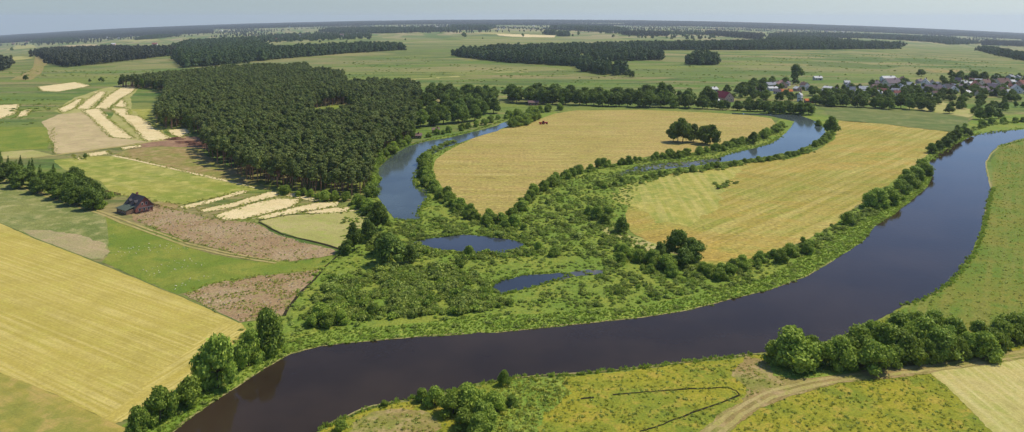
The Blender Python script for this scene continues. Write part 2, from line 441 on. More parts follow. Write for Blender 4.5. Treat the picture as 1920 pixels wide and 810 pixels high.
M['dryg'] = field_mat('dry_grass', (.40,.34,.125), (.32,.30,.085), (.25,.27,.055), 20, 4, .6, .3)
M['lime'] = field_mat('lime_meadow', (.30,.285,.05), (.22,.25,.036), (.39,.33,.09), 26, 7, .6, .3, (wang((205,292),(480,352)), 5, .45, (.36,.32,.10)))
M['heath'] = field_mat('dry_brown_grass', (.28,.20,.07), (.22,.215,.045), (.34,.24,.11), 18, 5, .7, .35)
M['sand'] = field_mat('bare_sand', (.68,.54,.28), (.62,.48,.235), (.42,.37,.14), 14, 3, .6, .24, camt=(.53,.64), dark=.2)
M['tan'] = field_mat('tan_soil', (.50,.38,.19), (.42,.32,.155), (.33,.28,.11), 16, 6, .6, .2)
M['isle'] = field_mat('hay_field', (.385,.275,.080), (.325,.250,.060), (.245,.215,.042), 30, 5, 1.6, .5, [(wang((1000,260),(1400,262)), 4.5, .5, (.30,.27,.06)), (wang((1000,260),(1400,262)), 2.2, .4, (.52,.385,.15))], aniso=(.5,1,1), camt=(.50,.62), dark=.6)
M['rfield'] = field_mat('ripe_field', (.40,.275,.055), (.31,.25,.042), (.185,.195,.028), 45, 14, 1.5, .5, [(wang((1560,235),(1760,262)), 6, .55, (.25,.235,.045)), (wang((1200,470),(1420,380)), 3.0, .45, (.52,.39,.13))], aniso=(.4,1,1), arz=.12, camt=(.48,.60), dark=.6)
M['rgreen'] = field_mat('green_tinged_hay', (.33,.30,.055), (.24,.265,.045), (.40,.32,.08), 16, 4, .8, .3, (wang((1200,350),(1230,430)), 2.6, .55, (.47,.38,.12)))
M['dull'] = field_mat('dull_green_field', (.115,.155,.035), (.15,.17,.045), (.19,.18,.06), 50, 12, 1.2, .2)
M['wet'] = field_mat('wetland_grass', (.155,.225,.028), (.23,.255,.035), (.115,.155,.025), 16, 3.5, .7, .5, camt=(.50,.62), dark=.8)
M['verge'] = field_mat('bank_grass', (.15,.23,.028), (.20,.26,.038), (.25,.27,.045), 14, 3, .6, .42, dark=.6)
M['southm'] = field_mat('flower_meadow', (.28,.255,.022), (.18,.215,.022), (.30,.22,.035), 17, 3.6, .5, .42, speck=[((.09,.13,.02), .9, .67), ((.60,.53,.10), .45, .70)], camt=(.50,.64), dark=.6)
M['eastm'] = field_mat('east_meadow', (.125,.18,.020), (.19,.19,.026), (.085,.14,.016), 22, 5, .6, .42, (wang((1860,330),(1830,520)), 3.0, .4, (.26,.21,.05)), dark=.5)
M['hay2'] = field_mat('pale_hay', (.46,.375,.125), (.40,.35,.10), (.27,.27,.06), 15, 5, .5, .25, (wang((1760,700),(1880,800)), 1.3, .55, (.56,.47,.2)))
M['track'] = field_mat('track_soil', (.40,.31,.12), (.33,.27,.085), (.27,.25,.055), 8, 2, .4, .3)
M['brownsoil'] = field_mat('turned_soil', (.26,.15,.085), (.33,.20,.11), (.17,.10,.06), 8, 3, .6, .4)
M['rim'] = field_mat('bank_rim', (.34,.29,.11), (.26,.25,.07), (.20,.15,.06), 6, 2, .4, .4)
M['river'] = water_mat('river_water', (.026,.0175,.0100), .5, .05)
M['riverx'] = M['river']; M['river'].node_tree.nodes['Principled BSDF'].inputs['IOR'].default_value = 1.17
M['oxbow'] = water_mat('oxbow_water', (.045,.058,.055), .30, .09)
M['shallow'] = water_mat('shallow_water', (.05,.05,.045), .4, .2, 1.0, (.15,.125,.075))
M['pond'] = water_mat('pond_water', (.030,.036,.045), .3, .08)
M['oxbow'].node_tree.nodes['Principled BSDF'].inputs['IOR'].default_value = 1.19; M['pond'].node_tree.nodes['Principled BSDF'].inputs['IOR'].default_value = 1.18
M['ditch'] = plain('ditch_soil', (.030,.026,.014), .95, .3, .8, .03)

south = [(330,840),(560,840),(600,808),(640,788),(690,768),(740,756),(800,748),(880,726),(960,712),(1000,711),(1100,703),(1180,695),(1300,680),(1380,673),(1420,666),(1480,660),(1560,642),(1640,606),(1700,575),(1720,600),(1900,615),(2050,600),(2050,840)]
sheet('meadow', south[1:], M['southm'], 1, .5, 1)
sheet('meadow', [(1690,580),(1730,566),(1765,547),(1790,527),(1806,506),(1826,480),(1842,440),(1850,402),(1862,352),(1858,300),(1872,277),(1925,262),(2060,250),(2060,640),(1900,640),(1720,640)], M['eastm'], 2, .4, 2)
wetl = [(640,395),(700,372),(703,345),(706,320),(740,288),(800,262),(900,245),(960,222),(1000,215),(1045,210),(1045,235),(820,300),(815,330),(870,385),(950,415),(1030,345),(1150,305),(1340,276),(1470,222),(1500,212),(1575,222),(1570,262),(1480,300),(1260,330),(1190,360),(1175,440),(1320,498),(1500,455),(1600,395),(1740,290),(1785,247),(1812,235),(1830,215),(1990,215),(1990,243),
        (1920,246),(1860,250),(1820,258),(1790,278),(1752,300),(1750,340),(1745,355),(1712,382),(1685,405),(1645,430),(1625,456),(1565,494),(1515,524),(1445,549),(1375,566),(1295,588),(1200,602),(1100,612),(1000,623),(930,630),(870,633),(790,637),(700,645),(600,656),(545,672),(500,697),(430,742),(370,782),(320,825),(215,835),(225,800),(300,755),(430,650),(455,606),(540,590),(560,540),(620,480),(640,465)]
sheet('wetland', wetl, M['wet'], 1, .6, 3)
verge = [(330,815),(372,775),(432,735),(502,690),(547,665),(602,650),(702,640),(792,632),(870,628),(930,625),(1000,618),(1100,607),(1200,597),(1290,583),(1370,562),(1440,545),(1510,520),(1560,490),(1622,452),(1642,425),(1682,400),(1712,375),(1742,350),(1747,335),(1744,305),
         (1715,325),(1680,350),(1640,382),(1590,412),(1540,460),(1460,510),(1390,535),(1300,555),(1200,575),(1100,582),(1000,590),(900,590),(800,605),(700,615),(600,620),(540,640),(480,680),(400,730),(340,765),(260,810),(240,830)]
sheet('river_bank', verge, M['verge'], 2, .6, 4)

A = [(-60,390),(0,418),(60,445),(170,487),(250,520),(330,552),(400,582),(452,607),(466,622),(440,645),(400,672),(360,705),(320,737),(285,758),(250,780),(215,795),(180,778),(120,747),(60,722),(0,700),(-60,678)]
sheet('straw_field', A, M['straw'], 4, .25, 5)
sheet('headland', [(452,609),(462,622),(436,645),(398,671),(358,704),(318,736),(283,757),(248,779),(216,793),(196,784),(250,742),(300,700),(350,660),(400,622),(420,597)], M['head'], 5, 1.2, 71)
ribbon('field_margin', [(-60,390),(0,418),(60,445),(170,487),(250,520),(330,552),(400,582),(450,606)], .5, M['dull'], 6, .1)
sheet('olive_field', [(-60,678),(0,700),(60,722),(120,747),(180,778),(215,795),(235,802),(230,840),(-60,840)], M['olive'], 3, .2, 6)
sheet('crop_field', [(-60,312),(0,337),(100,370),(180,395),(198,408),(203,440),(202,472),(190,486),(172,487),(60,445),(0,418),(-60,390)], M['crop'], 3, .3, 7)
sheet('bare_patch', [(48,432),(90,432),(150,442),(196,456),(202,473),(188,486),(172,486),(110,463),(62,444)], M['bare'], 4, .8, 8)
sheet('meadow', [(198,405),(240,420),(300,445),(400,478),(480,490),(560,490),(630,478),(600,505),(470,518),(380,545),(330,552),(190,492),(203,475)], M['bright'], 2, .5, 9)
sheet('fallow_field', [(245,398),(290,384),(345,396),(400,412),(480,418),(510,437),(560,452),(620,467),(636,474),(600,483),(545,489),(495,487),(420,470),(350,452),(290,428),(250,412)], M['pink'], 4, .8, 10)
sheet('fallow_field', [(345,552),(400,532),(480,519),(560,512),(600,503),(580,530),(545,572),(530,592),(480,600),(450,604),(400,582)], M['pink'], 4, 1.0, 11)
sheet('dry_field', [(486,414),(520,405),(600,399),(690,396),(694,412),(662,440),(644,467),(600,457),(530,437)], M['dryg'], 4, .4, 12)
sheet('meadow', [(100,300),(165,294),(215,292),(330,318),(450,346),(500,353),(440,362),(340,384),(300,378),(260,372),(205,362),(190,340),(120,318)], M['lime'], 3, .4, 13)
sheet('dry_meadow', [(215,290),(240,280),(300,274),(372,278),(400,300),(440,320),(490,345),(515,356),(480,352),(330,318)], M['heath'], 4, .6, 14)
sheet('dry_meadow', [(205,362),(260,372),(300,378),(340,384),(330,392),(290,386),(280,372)], M['heath'], 4, .4, 15)
SANDS = [
    [(338,387),(400,373),(455,357),(468,359),(415,375),(348,393)],
    [(372,394),(440,379),(500,361),(520,358),(548,362),(500,372),(440,388),(385,399)],
    [(400,405),(430,395),(480,380),(520,372),(562,374),(552,387),(500,400),(455,411),(425,413)],
    [(470,410),(520,398),(570,385),(600,379),(636,379),(632,387),(590,395),(540,402),(500,411)],
    [(520,359),(560,363),(610,374),(600,379),(560,372),(525,366)],
    [(560,397),(620,390),(680,388),(692,393),(640,398),(590,402)],
    [(155,207),(187,203),(201,221),(225,240),(252,260),(228,260),(207,257),(186,236),(175,225)],
    [(205,203),(240,204),(238,215),(262,218),(285,236),(320,259),(300,263),(272,265),(250,240),(228,220)],
    [(142,204),(165,186),(186,171),(200,172),(192,183),(166,205)],
    [(176,204),(200,181),(225,165),(262,160),(245,175),(230,183),(202,204)],
    [(108,205),(130,194),(150,184),(156,186),(140,203),(118,212)],
    [(213,199),(228,184),(238,198),(232,202)],
    [(312,244),(350,240),(358,248),(338,258),(322,253)],
    [(70,163),(140,154),(170,161),(112,172),(78,171)],
    [(0,197),(38,195),(28,212),(0,223),(-40,230),(-40,200)],
    [(36,208),(60,204),(50,217),(30,220)],
    [(160,288),(200,283),(206,289),(170,294)], [(135,291),(150,296),(155,300),(148,300)], [(225,277),(262,272),(265,275),(230,281)]]
for i, s in enumerate(SANDS):
    sheet('sand_strip', s, M['sand'], 6, .55, 20+i, 3)
sheet('dry_meadow', [(104,208),(140,183),(186,168),(222,160),(272,157),(262,166),(244,182),(246,203),(285,233),(325,260),(275,268),(212,260),(160,212),(118,214)], M['dryg'], 4, .8, 55)
sheet('tan_field', [(78,229),(110,215),(142,212),(160,210),(185,236),(212,258),(275,266),(230,273),(165,282),(120,288),(102,288),(97,262),(90,242)], M['tan'], 5, .6, 50)
sheet('tan_field', [(20,150),(60,130),(66,100),(90,118),(75,135),(60,150)], M['heath'], 5, .6, 50)
sheet('meadow', [(-60,240),(0,238),(88,238),(97,258),(88,279),(40,281),(0,286),(-60,289)], M['bright'], 4, .5, 51)
sheet('dry_meadow', [(-60,292),(0,285),(60,281),(98,290),(60,296),(-60,302)], M['dryg'], 4, .5, 52)
sheet('dry_meadow', [(228,205),(310,205),(300,235),(290,232),(262,216),(240,212)], M['lime'], 4, .5, 53)
sheet('clearing', [(275,266),(320,259),(345,255),(395,258),(410,275),(395,282),(370,278),(300,274),(240,280)], M['brownsoil'], 5, .8, 54)
ribbon('dirt_track', [(-60,300),(60,296),(120,289),(190,279),(240,273),(300,264),(345,258)], 3.2, M['track'], 8, .5, 3)
ribbon('footpath', [(212,292),(260,302),(330,318),(400,334),(480,352)], 1.6, M['sand'], 8, .2, 4)
ribbon('dirt_track', [(-40,318),(0,334),(60,357),(130,381),(195,401),(240,419),(300,441),(350,459),(430,478),(520,492)], 1.1, M['track'], 8, .15, 5, off=1.0)
ribbon('dirt_track', [(-40,318),(0,334),(60,357),(130,381),(195,401),(240,419),(300,441),(350,459),(430,478),(520,492)], 1.1, M['track'], 8, .15, 6, off=-1.0)

isle = [(812,320),(816,300),(836,284),(880,262),(930,245),(1000,228),(1040,213),(1080,207),(1200,206),(1330,211),(1400,216),(1450,222),(1458,232),(1445,246),(1400,259),(1340,276),(1290,288),(1220,293),(1150,308),(1070,323),(1020,345),(985,375),(966,400),(958,417),(930,413),(900,405),(865,382),(835,356),(816,336)]
sheet('hay_field', isle, M['isle'], 4, .5, 60)
rf = [(1575,226),(1650,231),(1786,247),(1766,262),(1742,290),(1702,323),(1640,364),(1600,394),(1560,425),(1500,455),(1440,480),(1380,495),(1322,498),(1300,480),(1265,463),(1220,455),(1182,435),(1172,402),(1186,378),(1196,352),(1225,340),(1262,325),(1400,306),(1480,298),(1532,281),(1566,262)]
sheet('hay_field', rf, M['rfield'], 4, .5, 61)
sheet('hay_field', [(1190,345),(1280,325),(1400,312),(1360,345),(1350,395),(1290,425),(1230,415),(1182,385),(1150,372)], M['rgreen'], 6, 2.5, 62)
sheet('green_field', [(1525,196),(1600,198),(1700,204),(1820,221),(1812,236),(1786,248),(1650,232),(1575,227),(1555,215)], M['dull'], 4, .8, 63)
sheet('dry_meadow', [(1700,203),(1760,190),(1820,205),(1835,212),(1815,220)], M['dryg'], 3, 1, 64)
sheet('dry_meadow', [(1180,440),(1222,456),(1265,465),(1230,474),(1190,462),(1150,445),(1120,428),(1150,425)], M['dryg'], 3, 1, 65)
ribbon('field_drain', [(1344,355),(1358,350),(1368,347)], 1.6, M['ditch'], 8, .4, 5)

sheet('hay_field', [(1742,697),(1800,690),(1920,668),(2040,648),(2040,840),(1890,840),(1830,780),(1780,730)], M['hay2'], 4, .3, 66)
ribbon('dirt_track', [(2040,640),(1920,664),(1800,683),(1700,695),(1600,707),(1520,720),(1440,742),(1380,776),(1340,810),(1310,840)], 4.2, M['heath'], 6, .2, 77)
for k, of in enumerate((-1.0, 1.0)):
    ribbon('dirt_track', [(2040,640),(1920,664),(1800,683),(1700,695),(1600,707),(1520,720),(1440,742),(1380,776),(1340,810),(1310,840)], 1.0, M['track'], 8+k, .12, 7+k, off=of)
sheet('dry_meadow', [(1400,668),(1440,676),(1600,700),(1500,722),(1430,745),(1395,760),(1400,725),(1370,700)], M['heath'], 3, 1, 67)
sheet('dry_meadow', [(640,840),(660,795),(700,770),(740,765),(800,775),(830,800),(780,840)], M['heath'], 3, 1, 68)
sheet('meadow', [(960,712),(1060,708),(1070,740),(1020,780),(990,840),(870,840),(900,780)], M['verge'], 3, 1.2, 69)
sheet('meadow', [(1440,680),(1530,680),(1640,695),(1600,702),(1520,712),(1450,705)], M['verge'], 4, .8, 70)

# far plots
for i, (s, m) in enumerate([([(925,64),(985,64.5),(1042,67),(1040,70.5),(980,70),(930,67)], 'sand'), ([(880,62),(925,61.5),(975,63),(925,65)], 'dryg'),
     ([(100,87),(160,83.5),(205,85),(160,89)], 'tan'), ([(215,78),(260,74.5),(320,75),(260,79)], 'dryg'), ([(1770,78),(1800,77),(1815,79),(1790,80)], 'tan'),
     ([(590,207),(630,196),(655,199),(640,208)], 'bright'), ([(1740,130),(1790,132),(1800,136),(1750,136)], 'heath'),
     ([(30,86),(60,83),(66,90),(10,95)], 'dryg'), ([(0,112),(30,106),(60,108),(20,118)], 'dryg'), ([(930,135),(1000,133),(1010,134.5),(940,137)], 'dryg'), ([(740,152),(800,146),(860,142),(862,144),(800,149),(745,155)], 'dryg')]):
    sheet('far_field', s, M[m], 0, 3.5, 100+i, far=True)

# ------------------------------------------------------------------ water
river = [(300,835),(322,812),(370,775),(430,735),(500,690),(545,665),(600,650),(700,640),(790,632),(868,628),(895,624),(930,625),(1000,618),(1100,607),(1200,597),(1290,583),(1370,562),(1440,545),(1510,520),(1560,490),(1620,452),(1640,425),(1680,400),(1710,375),(1740,350),(1746,335),(1743,306),(1755,291),(1785,273),(1820,256),(1860,246),(1920,243),(2060,240),(2060,253),
         (1920,259),(1872,273),(1858,286),(1850,300),(1848,320),(1855,340),(1858,352),(1851,380),(1845,402),(1836,440),(1820,480),(1801,505),(1785,525),(1760,545),(1728,563),(1690,575),(1640,603),(1560,638),(1480,657),(1420,662),(1380,669),(1300,676),(1180,691),(1100,699),(1000,707),(960,707),(880,722),(800,744),(740,752),(690,764),(640,784),(600,804),(570,835)]
sheet('river', river, M['river'], 7, .35, 30, 4)
ox1 = [(957,224),(930,236),(890,247),(850,257),(800,265),(765,275),(740,288),(720,305),(706,320),(703,345),(706,365),(715,380),(727,395),(740,410),(760,413),(790,412),(782,400),(790,385),(803,367),(800,357),(780,352),(777,335),(784,320),(795,305),(810,290),(835,277),(865,267),(900,255),(930,246),(962,232)]
sheet('oxbow_lake', ox1, M['oxbow'], 7, .3, 31, 4)
ox2 = [(1372,212),(1440,214),(1500,216),(1530,228),(1545,240),(1549,250),(1540,259),(1522,271),(1490,284),(1440,293),(1400,299),(1352,304),(1345,297),(1370,287),(1420,277),(1440,271),(1465,258),(1480,243),(1490,228),(1440,217),(1372,214)]
sheet('oxbow_lake', ox2, M['oxbow'], 7, .3, 32, 4)
sheet('oxbow_lake', [(1352,297),(1340,296),(1300,302),(1240,306),(1200,311),(1178,318),(1150,329),(1140,336),(1180,326),(1230,319),(1290,313),(1330,307),(1352,304)], M['shallow'], 7, .4, 33, 4)
sheet('pond', [(768,456),(800,448),(850,443),(870,440),(910,443),(960,450),(984,457),(976,468),(950,474),(900,475),(862,474),(850,468),(820,470),(785,467)], M['pond'], 7, .4, 34, 4)
sheet('pond', [(920,540),(935,528),(960,522),(985,516),(1020,515),(1060,511),(1072,516),(1020,533),(990,541),(960,547),(940,552),(925,548)], M['pond'], 7, .4, 35, 4)
sheet('marsh_channel', [(1052,513),(1100,506),(1135,508),(1128,513),(1080,519),(1040,528)], M['shallow'], 6, .5, 36, 4)
for i, (pts, w) in enumerate([([(486,416),(510,430),(530,440),(570,449),(610,459),(640,468)], .9), ([(640,468),(636,478),(610,500),(590,525),(560,552),(540,578),(534,592)], .8),
        ([(486,414),(530,404),(600,400)], .7), ([(1150,741),(1215,735),(1300,729),(1365,727),(1380,733),(1386,741)], .36), ([(1386,741),(1350,757),(1290,777),(1240,796),(1200,810)], .36), ([(1090,748),(1115,746)], .5)]):
    ribbon('ditch', pts, w, M['ditch'], 9, .12, 40+i)
ribbon('bank_rim', [(1860,352),(1851,328),(1850,305),(1858,289),(1874,276)], .7, M['rim'], 9, .3, 47)
ribbon('bank_rim', [(600,804),(640,785),(690,765),(740,753)], .5, M['rim'], 9, .2, 48)
ribbon('bank_rim', [(960,708),(1100,700),(1180,692),(1300,677),(1420,663)], .45, M['rim'], 9, .15, 49)
ribbon('bank_rim', [(322,811),(370,774),(430,734),(500,689),(545,664),(600,649),(700,639),(790,631),(868,627)], .45, M['rim'], 9, .15, 50)
ribbon('bank_rim', [(930,624),(1000,617),(1100,606),(1200,596),(1290,582),(1370,561),(1440,544),(1510,519),(1560,489)], .45, M['rim'], 9, .15, 51)

# ------------------------------------------------------------------ scrub, reeds and grass: uncountable cover
def mini(name, n, size, h, w, mat, seed, nc=4):
    r = random.Random(seed)
    cl = [((r.uniform(-.3,.3)*w, r.uniform(-.3,.3)*w, h*r.uniform(.3,.6)), (w*r.uniform(.25,.4), w*r.uniform(.25,.4), h*r.uniform(.3,.5))) for _ in range(nc)]
    return crown_mesh(name, cl, n, size, seed, mat, 0 if n < 40 else .55)
def tuft(name, n, h, w, mat, seed):
    r = random.Random(seed); v = []; f = []
    for i in range(n):
        a = r.uniform(0, 6.28); d = r.uniform(0, w); x, y = math.cos(a)*d, math.sin(a)*d; hh = h*r.uniform(.5, 1); ww = h*.10
        b = r.uniform(0, 6.28); lx, ly = math.cos(b)*hh*.35, math.sin(b)*hh*.35; cx, cy = -math.sin(b)*ww, math.cos(b)*ww
        k = len(v); v += [(x-cx, y-cy, 0), (x+cx, y+cy, 0), (x+lx*.5+cx, y+ly*.5+cy, hh*.7), (x+lx, y+ly, hh)]; f += [(k, k+1, k+2, k+3)]
    return mesh(name, v, f, mat)
scrub_c = proto_objs('scrub_clump', [mini('scrub_clump', 170, .16, 1.0, 1.6, L['scrub'], 500+i) for i in range(4)] + [mini('scrub_clump', 170, .16, 1.0, 1.6, L['willow'], 510+i) for i in range(2)])
reed_c = proto_objs('reed_tuft', [tuft('reed_tuft', 26, 1.0, .7, L['reed'], 520+i) for i in range(4)])
grass_c = proto_objs('grass_tuft', [mini('grass_tuft', 22, .12, .45, .8, L['grass'], 530+i, 2) for i in range(3)] + [mini('grass_tuft', 22, .13, .4, .9, L['scrub'], 536, 2)])
avoid = [river, ox1, ox2, isle, rf, [(768,456),(800,448),(870,440),(960,450),(984,457),(976,468),(900,475),(820,470)], [(920,540),(935,528),(985,516),(1020,515),(1060,511),(1072,516),(990,541),(940,552)]]
AW = [world_poly(a) for a in avoid]
def keep(p, which=AW):
    m = np.ones(len(p), bool)
    for w in which: m &= ~inpoly(p, w)
    return p[m]
# big scrub mass of the wetland
scr = [([(590,560),(640,520),(700,505),(800,500),(880,505),(910,530),(920,560),(960,570),(900,585),(800,592),(700,600),(620,600),(585,590)], 1.25, .25, 1.9),
       ([(680,445),(740,430),(840,425),(960,430),(1010,440),(990,480),(940,488),(850,485),(760,478),(700,480)], 1.4, .35, 1.7),
       ([(990,480),(1010,440),(980,415),(1000,390),(1060,370),(1140,370),(1160,430),(1200,465),(1320,500),(1420,500),(1400,535),(1300,552),(1150,560),(1100,540),(1140,500),(1080,480)], 1.5, .45, 1.6),
       ([(1000,560),(1100,535),(1200,545),(1260,560),(1150,575),(1020,580)], 1.5, .5, 1.4),
       ([(1000,385),(1040,350),(1090,330),(1150,322),(1250,322),(1180,345),(1100,365)], 1.8, .5, 1.6),
       ([(760,500),(900,480),(1000,480),(900,505)], 1.7, .55, 1.4),
       ([(560,600),(600,560),(640,600),(680,612),(600,620)], 1.6, .5, 1.4),
       ([(700,425),(790,412),(900,412),(960,428),(840,430)], 1.6, .4, 1.5)]
pp = []; sc_ = []
for i, (poly, sp, th, s) in enumerate(scr):
    p = keep(fill(poly, sp, .5, 600+i)); nz = .55*vnoise(p, 17, 5) + .45*vnoise(p, 6, 6); th = th*.5+.24; p2 = p[nz > th]; nz = nz[nz > th]
    pp.append(p2); sc_.append(s*(.35 + 2.6*np.clip(nz-th, 0, .4)) * rng.uniform(.7, 1.25, len(p2)))
pp = np.vstack(pp); sc_ = np.concatenate(sc_)
scatter('wetland_scrub', withz(pp, -.1), scrub_c, sc_, 'low tangled willow scrub covering the wetland between the ponds and the river', 'scrub', rng.uniform(.7, 1.2, len(pp)))
# general rough cover over the wetland
p = keep(fill(wetl, 1.8, .9, 700)); nz = vnoise(p, 22, 9); p = p[(nz > .36) & (p[:, 1] < 520)]
herb_c = proto_objs('herb_clump', [mini('herb_clump', 60, .13, .5, 1.2, L['reed'], 560+i, 3) for i in range(3)] + [mini('herb_clump', 80, .14, .7, 1.4, L['scrub'], 570, 3)])
scatter('marsh_herbs', withz(p, -.05), herb_c, rng.uniform(.5, 1.5, len(p)), 'knee-high green marsh herbs between the bushes of the wetland', 'herbs', rng.uniform(.6, 1.0, len(p)), 3)
# reeds
p = keep(fill(verge, .66, 1.4, 710), AW[:1]); 
scatter('reeds', withz(p, 0), reed_c, rng.uniform(.25, .55, len(p)), 'bright green reeds and tall grass along the near river bank', 'reeds', rng.uniform(.6, 1.1, len(p)), 4)
def along(line, spacing, jit, seed=0):
    w = unp(resamp(line, 5, False)); d = np.r_[0, np.cumsum(np.linalg.norm(np.diff(w, axis=0), axis=1))]
    k = np.arange(spacing*.4, d[-1], spacing); r = np.random.default_rng(seed)
    k = k + r.uniform(-.35, .35, len(k))*spacing
    q = np.stack([np.interp(k, d, w[:, 0]), np.interp(k, d, w[:, 1])], 1)
    return q + r.normal(size=q.shape)*jit
rl = np.vstack([along(l, s, j, i) for i, (l, s, j) in enumerate([
    ([(1690,571),(1730,562),(1765,544),(1790,524),(1806,503),(1826,478),(1842,440),(1850,402),(1862,352)], .4, .5),
    ([(600,806),(690,766),(740,754),(960,709),(1100,701),(1300,678),(1420,664)], .5, .35),
    ([(706,368),(702,345),(705,318),(720,303),(740,286),(765,273),(800,263),(890,245),(955,222)], .5, .8),
    ([(740,413),(790,414),(784,400),(804,368),(780,353),(776,335),(784,318)], .45, .8),
    ([(768,456),(800,447),(870,439),(910,442),(960,449),(986,457),(976,469),(900,476),(862,476),(820,471),(768,456)], .6, .5),
    ([(918,540),(935,527),(985,515),(1050,510),(1072,517),(990,542),(940,553),(918,540)], .5, .4),
    ([(1465,256),(1440,270),(1345,295),(1240,305),(1150,328)], .6, .9), ([(1530,270),(1490,287),(1400,301),(1290,316),(1180,328)], .6, .9),
    ([(1745,300),(1785,271),(1820,254),(1920,241)], .7, 1.2), ([(1872,276),(1930,259)], .7, .8)])])
scatter('waterside_reeds', withz(rl, 0), reed_c, rng.uniform(.3, .95, len(rl)), 'thin fringe of reeds at the water edges of river, oxbow and ponds', 'reeds', rng.uniform(.6, 1.2, len(rl)), 5)
bank_lines = [[(850,266),(825,274),(803,288),(797,310),(800,330),(805,352)], [(808,350),(835,372),(865,395),(900,412),(955,420)], [(962,410),(985,382),(1030,347),(1080,325),(1150,311),(1250,297),(1350,283),(1400,268),(1450,250),(1468,238)],
 [(1110,355),(1170,345),(1230,332),(1300,322),(1400,306),(1470,296),(1520,284)], [(1738,318),(1715,338),(1690,355),(1650,388),(1600,412),(1540,455)], [(1530,458),(1495,472),(1450,488),(1400,500),(1350,508),(1325,512)], [(1750,288),(1785,264),(1800,252),(1850,235),(1920,228)], [(1220,492),(1270,500),(1320,505)], [(655,385),(690,395),(712,418)], [(1342,353),(1362,347),(1380,342)]]
q = np.vstack([along(l, .8, 1.7, 60+i) for i, l in enumerate(bank_lines)])
scatter('bank_scrub', withz(q, -.1), scrub_c, rng.uniform(.5, 2.0, len(q)), 'low shrubs and brambles filling in under the bushes along the banks', 'scrub', rng.uniform(.6, 1.1, len(q)), 26)
# foreground meadow grass
p = keep(fill(south[1:], .95, .5, 720), [world_poly([(1742,697),(1800,690),(1920,668),(2040,648),(2040,840),(1890,840),(1830,780),(1780,730)])])
nz = vnoise(p, 9, 3); p = p[nz + rng.uniform(-.25, .25, len(p)) > .42]
tr = unp(resamp([(2040,640),(1920,664),(1800,683),(1700,695),(1600,707),(1520,720),(1440,742),(1380,776),(1340,810),(1310,840)], 10, False))
dd = np.min(np.linalg.norm(p[:, None]-tr[None], axis=2), axis=1); p = p[dd > 2.2]
scatter('meadow_grass', withz(p, -.02), grass_c, rng.uniform(.4, 1.3, len(p)), 'rough yellow-green grass and weeds on the near meadow', 'grass', rng.uniform(.5, 1.1, len(p)), 6)
p = keep(fill([(960,712),(1060,708),(1070,740),(1020,780),(990,830),(830,830),(880,760)], 1.0, .5, 725))
scatter('nettles', withz(p, -.05), grass_c, rng.uniform(.8, 1.8, len(p)), 'waist-high bright green weeds right of the near bushes', 'weeds', rng.uniform(.7, 1.1, len(p)), 16)
p = fill([(1690,580),(1765,547),(1806,506),(1842,440),(1862,352),(1872,277),(2000,262),(2000,640),(1720,640)], 2.2, .5, 730)
scatter('east_grass', withz(p, -.02), grass_c, rng.uniform(.5, 1.6, len(p)), 'rough tufty grass on the meadow right of the river', 'grass', rng.uniform(.4, .9, len(p)), 7)
dry_c = proto_objs('dry_tuft', [mini('dry_tuft', 16, .11, .35, .6, L['dry'], 550+i, 2) for i in range(2)])
F1 = [(245,398),(290,384),(345,396),(400,412),(480,418),(510,437),(560,452),(620,467),(636,474),(600,483),(545,489),(495,487),(420,470),(350,452),(290,428),(250,412)]
F2 = [(345,552),(400,532),(480,519),(560,512),(600,503),(580,530),(545,572),(530,592),(480,600),(450,604),(400,582)]
q = np.vstack([fill(F1, 1.5, .5, 560), fill(F2, 1.7, .5, 561)])
q = q[vnoise(q, 11, 5)+rng.uniform(-.2,.2,len(q)) > .45]
scatter('dry_stalks', withz(q, -.02), dry_c, rng.uniform(.4, 1.3, len(q)), 'bleached dead stalks speckling the reddish fallow land', 'stalks', None, 22)
q = np.vstack([fill(F1, 2.2, .5, 562), fill(F2, 1.0, .5, 563)])
q = q[vnoise(q, 13, 8)+rng.uniform(-.1,.1,len(q)) > .46]
scatter('fallow_weeds', withz(q, -.02), grass_c, rng.uniform(.5, 1.3, len(q)), 'green weeds spreading over the fallow land', 'weeds', None, 23)
edge = []
for i, s_ in enumerate(SANDS):
    q = along(s_ + [s_[0]], .5, .9, 900+i); edge.append(q)
for i, s_ in enumerate([[(245,398),(290,384),(345,396),(400,412),(480,418)], [(250,412),(290,428),(350,452),(420,470),(495,487),(545,489),(600,483)], [(345,552),(400,532),(480,519),(560,512),(600,503)], [(215,290),(330,318),(480,352)], [(97,240),(97,262),(102,288)], [(205,362),(260,372),(300,378),(340,384),(440,362)]]):
    edge.append(along(s_, .7, 1.2, 950+i))
edge = np.vstack(edge)
scatter('edge_weeds', withz(edge, -.02), grass_c, rng.uniform(.5, 1.7, len(edge)), 'weeds growing between and around the bare sand strips', 'weeds', rng.uniform(.6, 1.0, len(edge)), 21)
flw = plain('pale_blossom', (.72,.68,.45), .8)
fl_c = proto_objs('flower_clump', [mini('flower_clump', 14, .10, .3, .5, flw, 540+i, 2) for i in range(2)])
p = fill([(205,420),(300,450),(420,485),(400,520),(330,545),(215,480)], 2.6, .5, 740); nz = vnoise(p, 30, 2); p = p[nz > .5]
scatter('wildflowers', withz(p, 0), fl_c, rng.uniform(.5, 1.4, len(p)), 'pale blossom dotted over the bright green meadow on the left', 'flowers', None, 8)

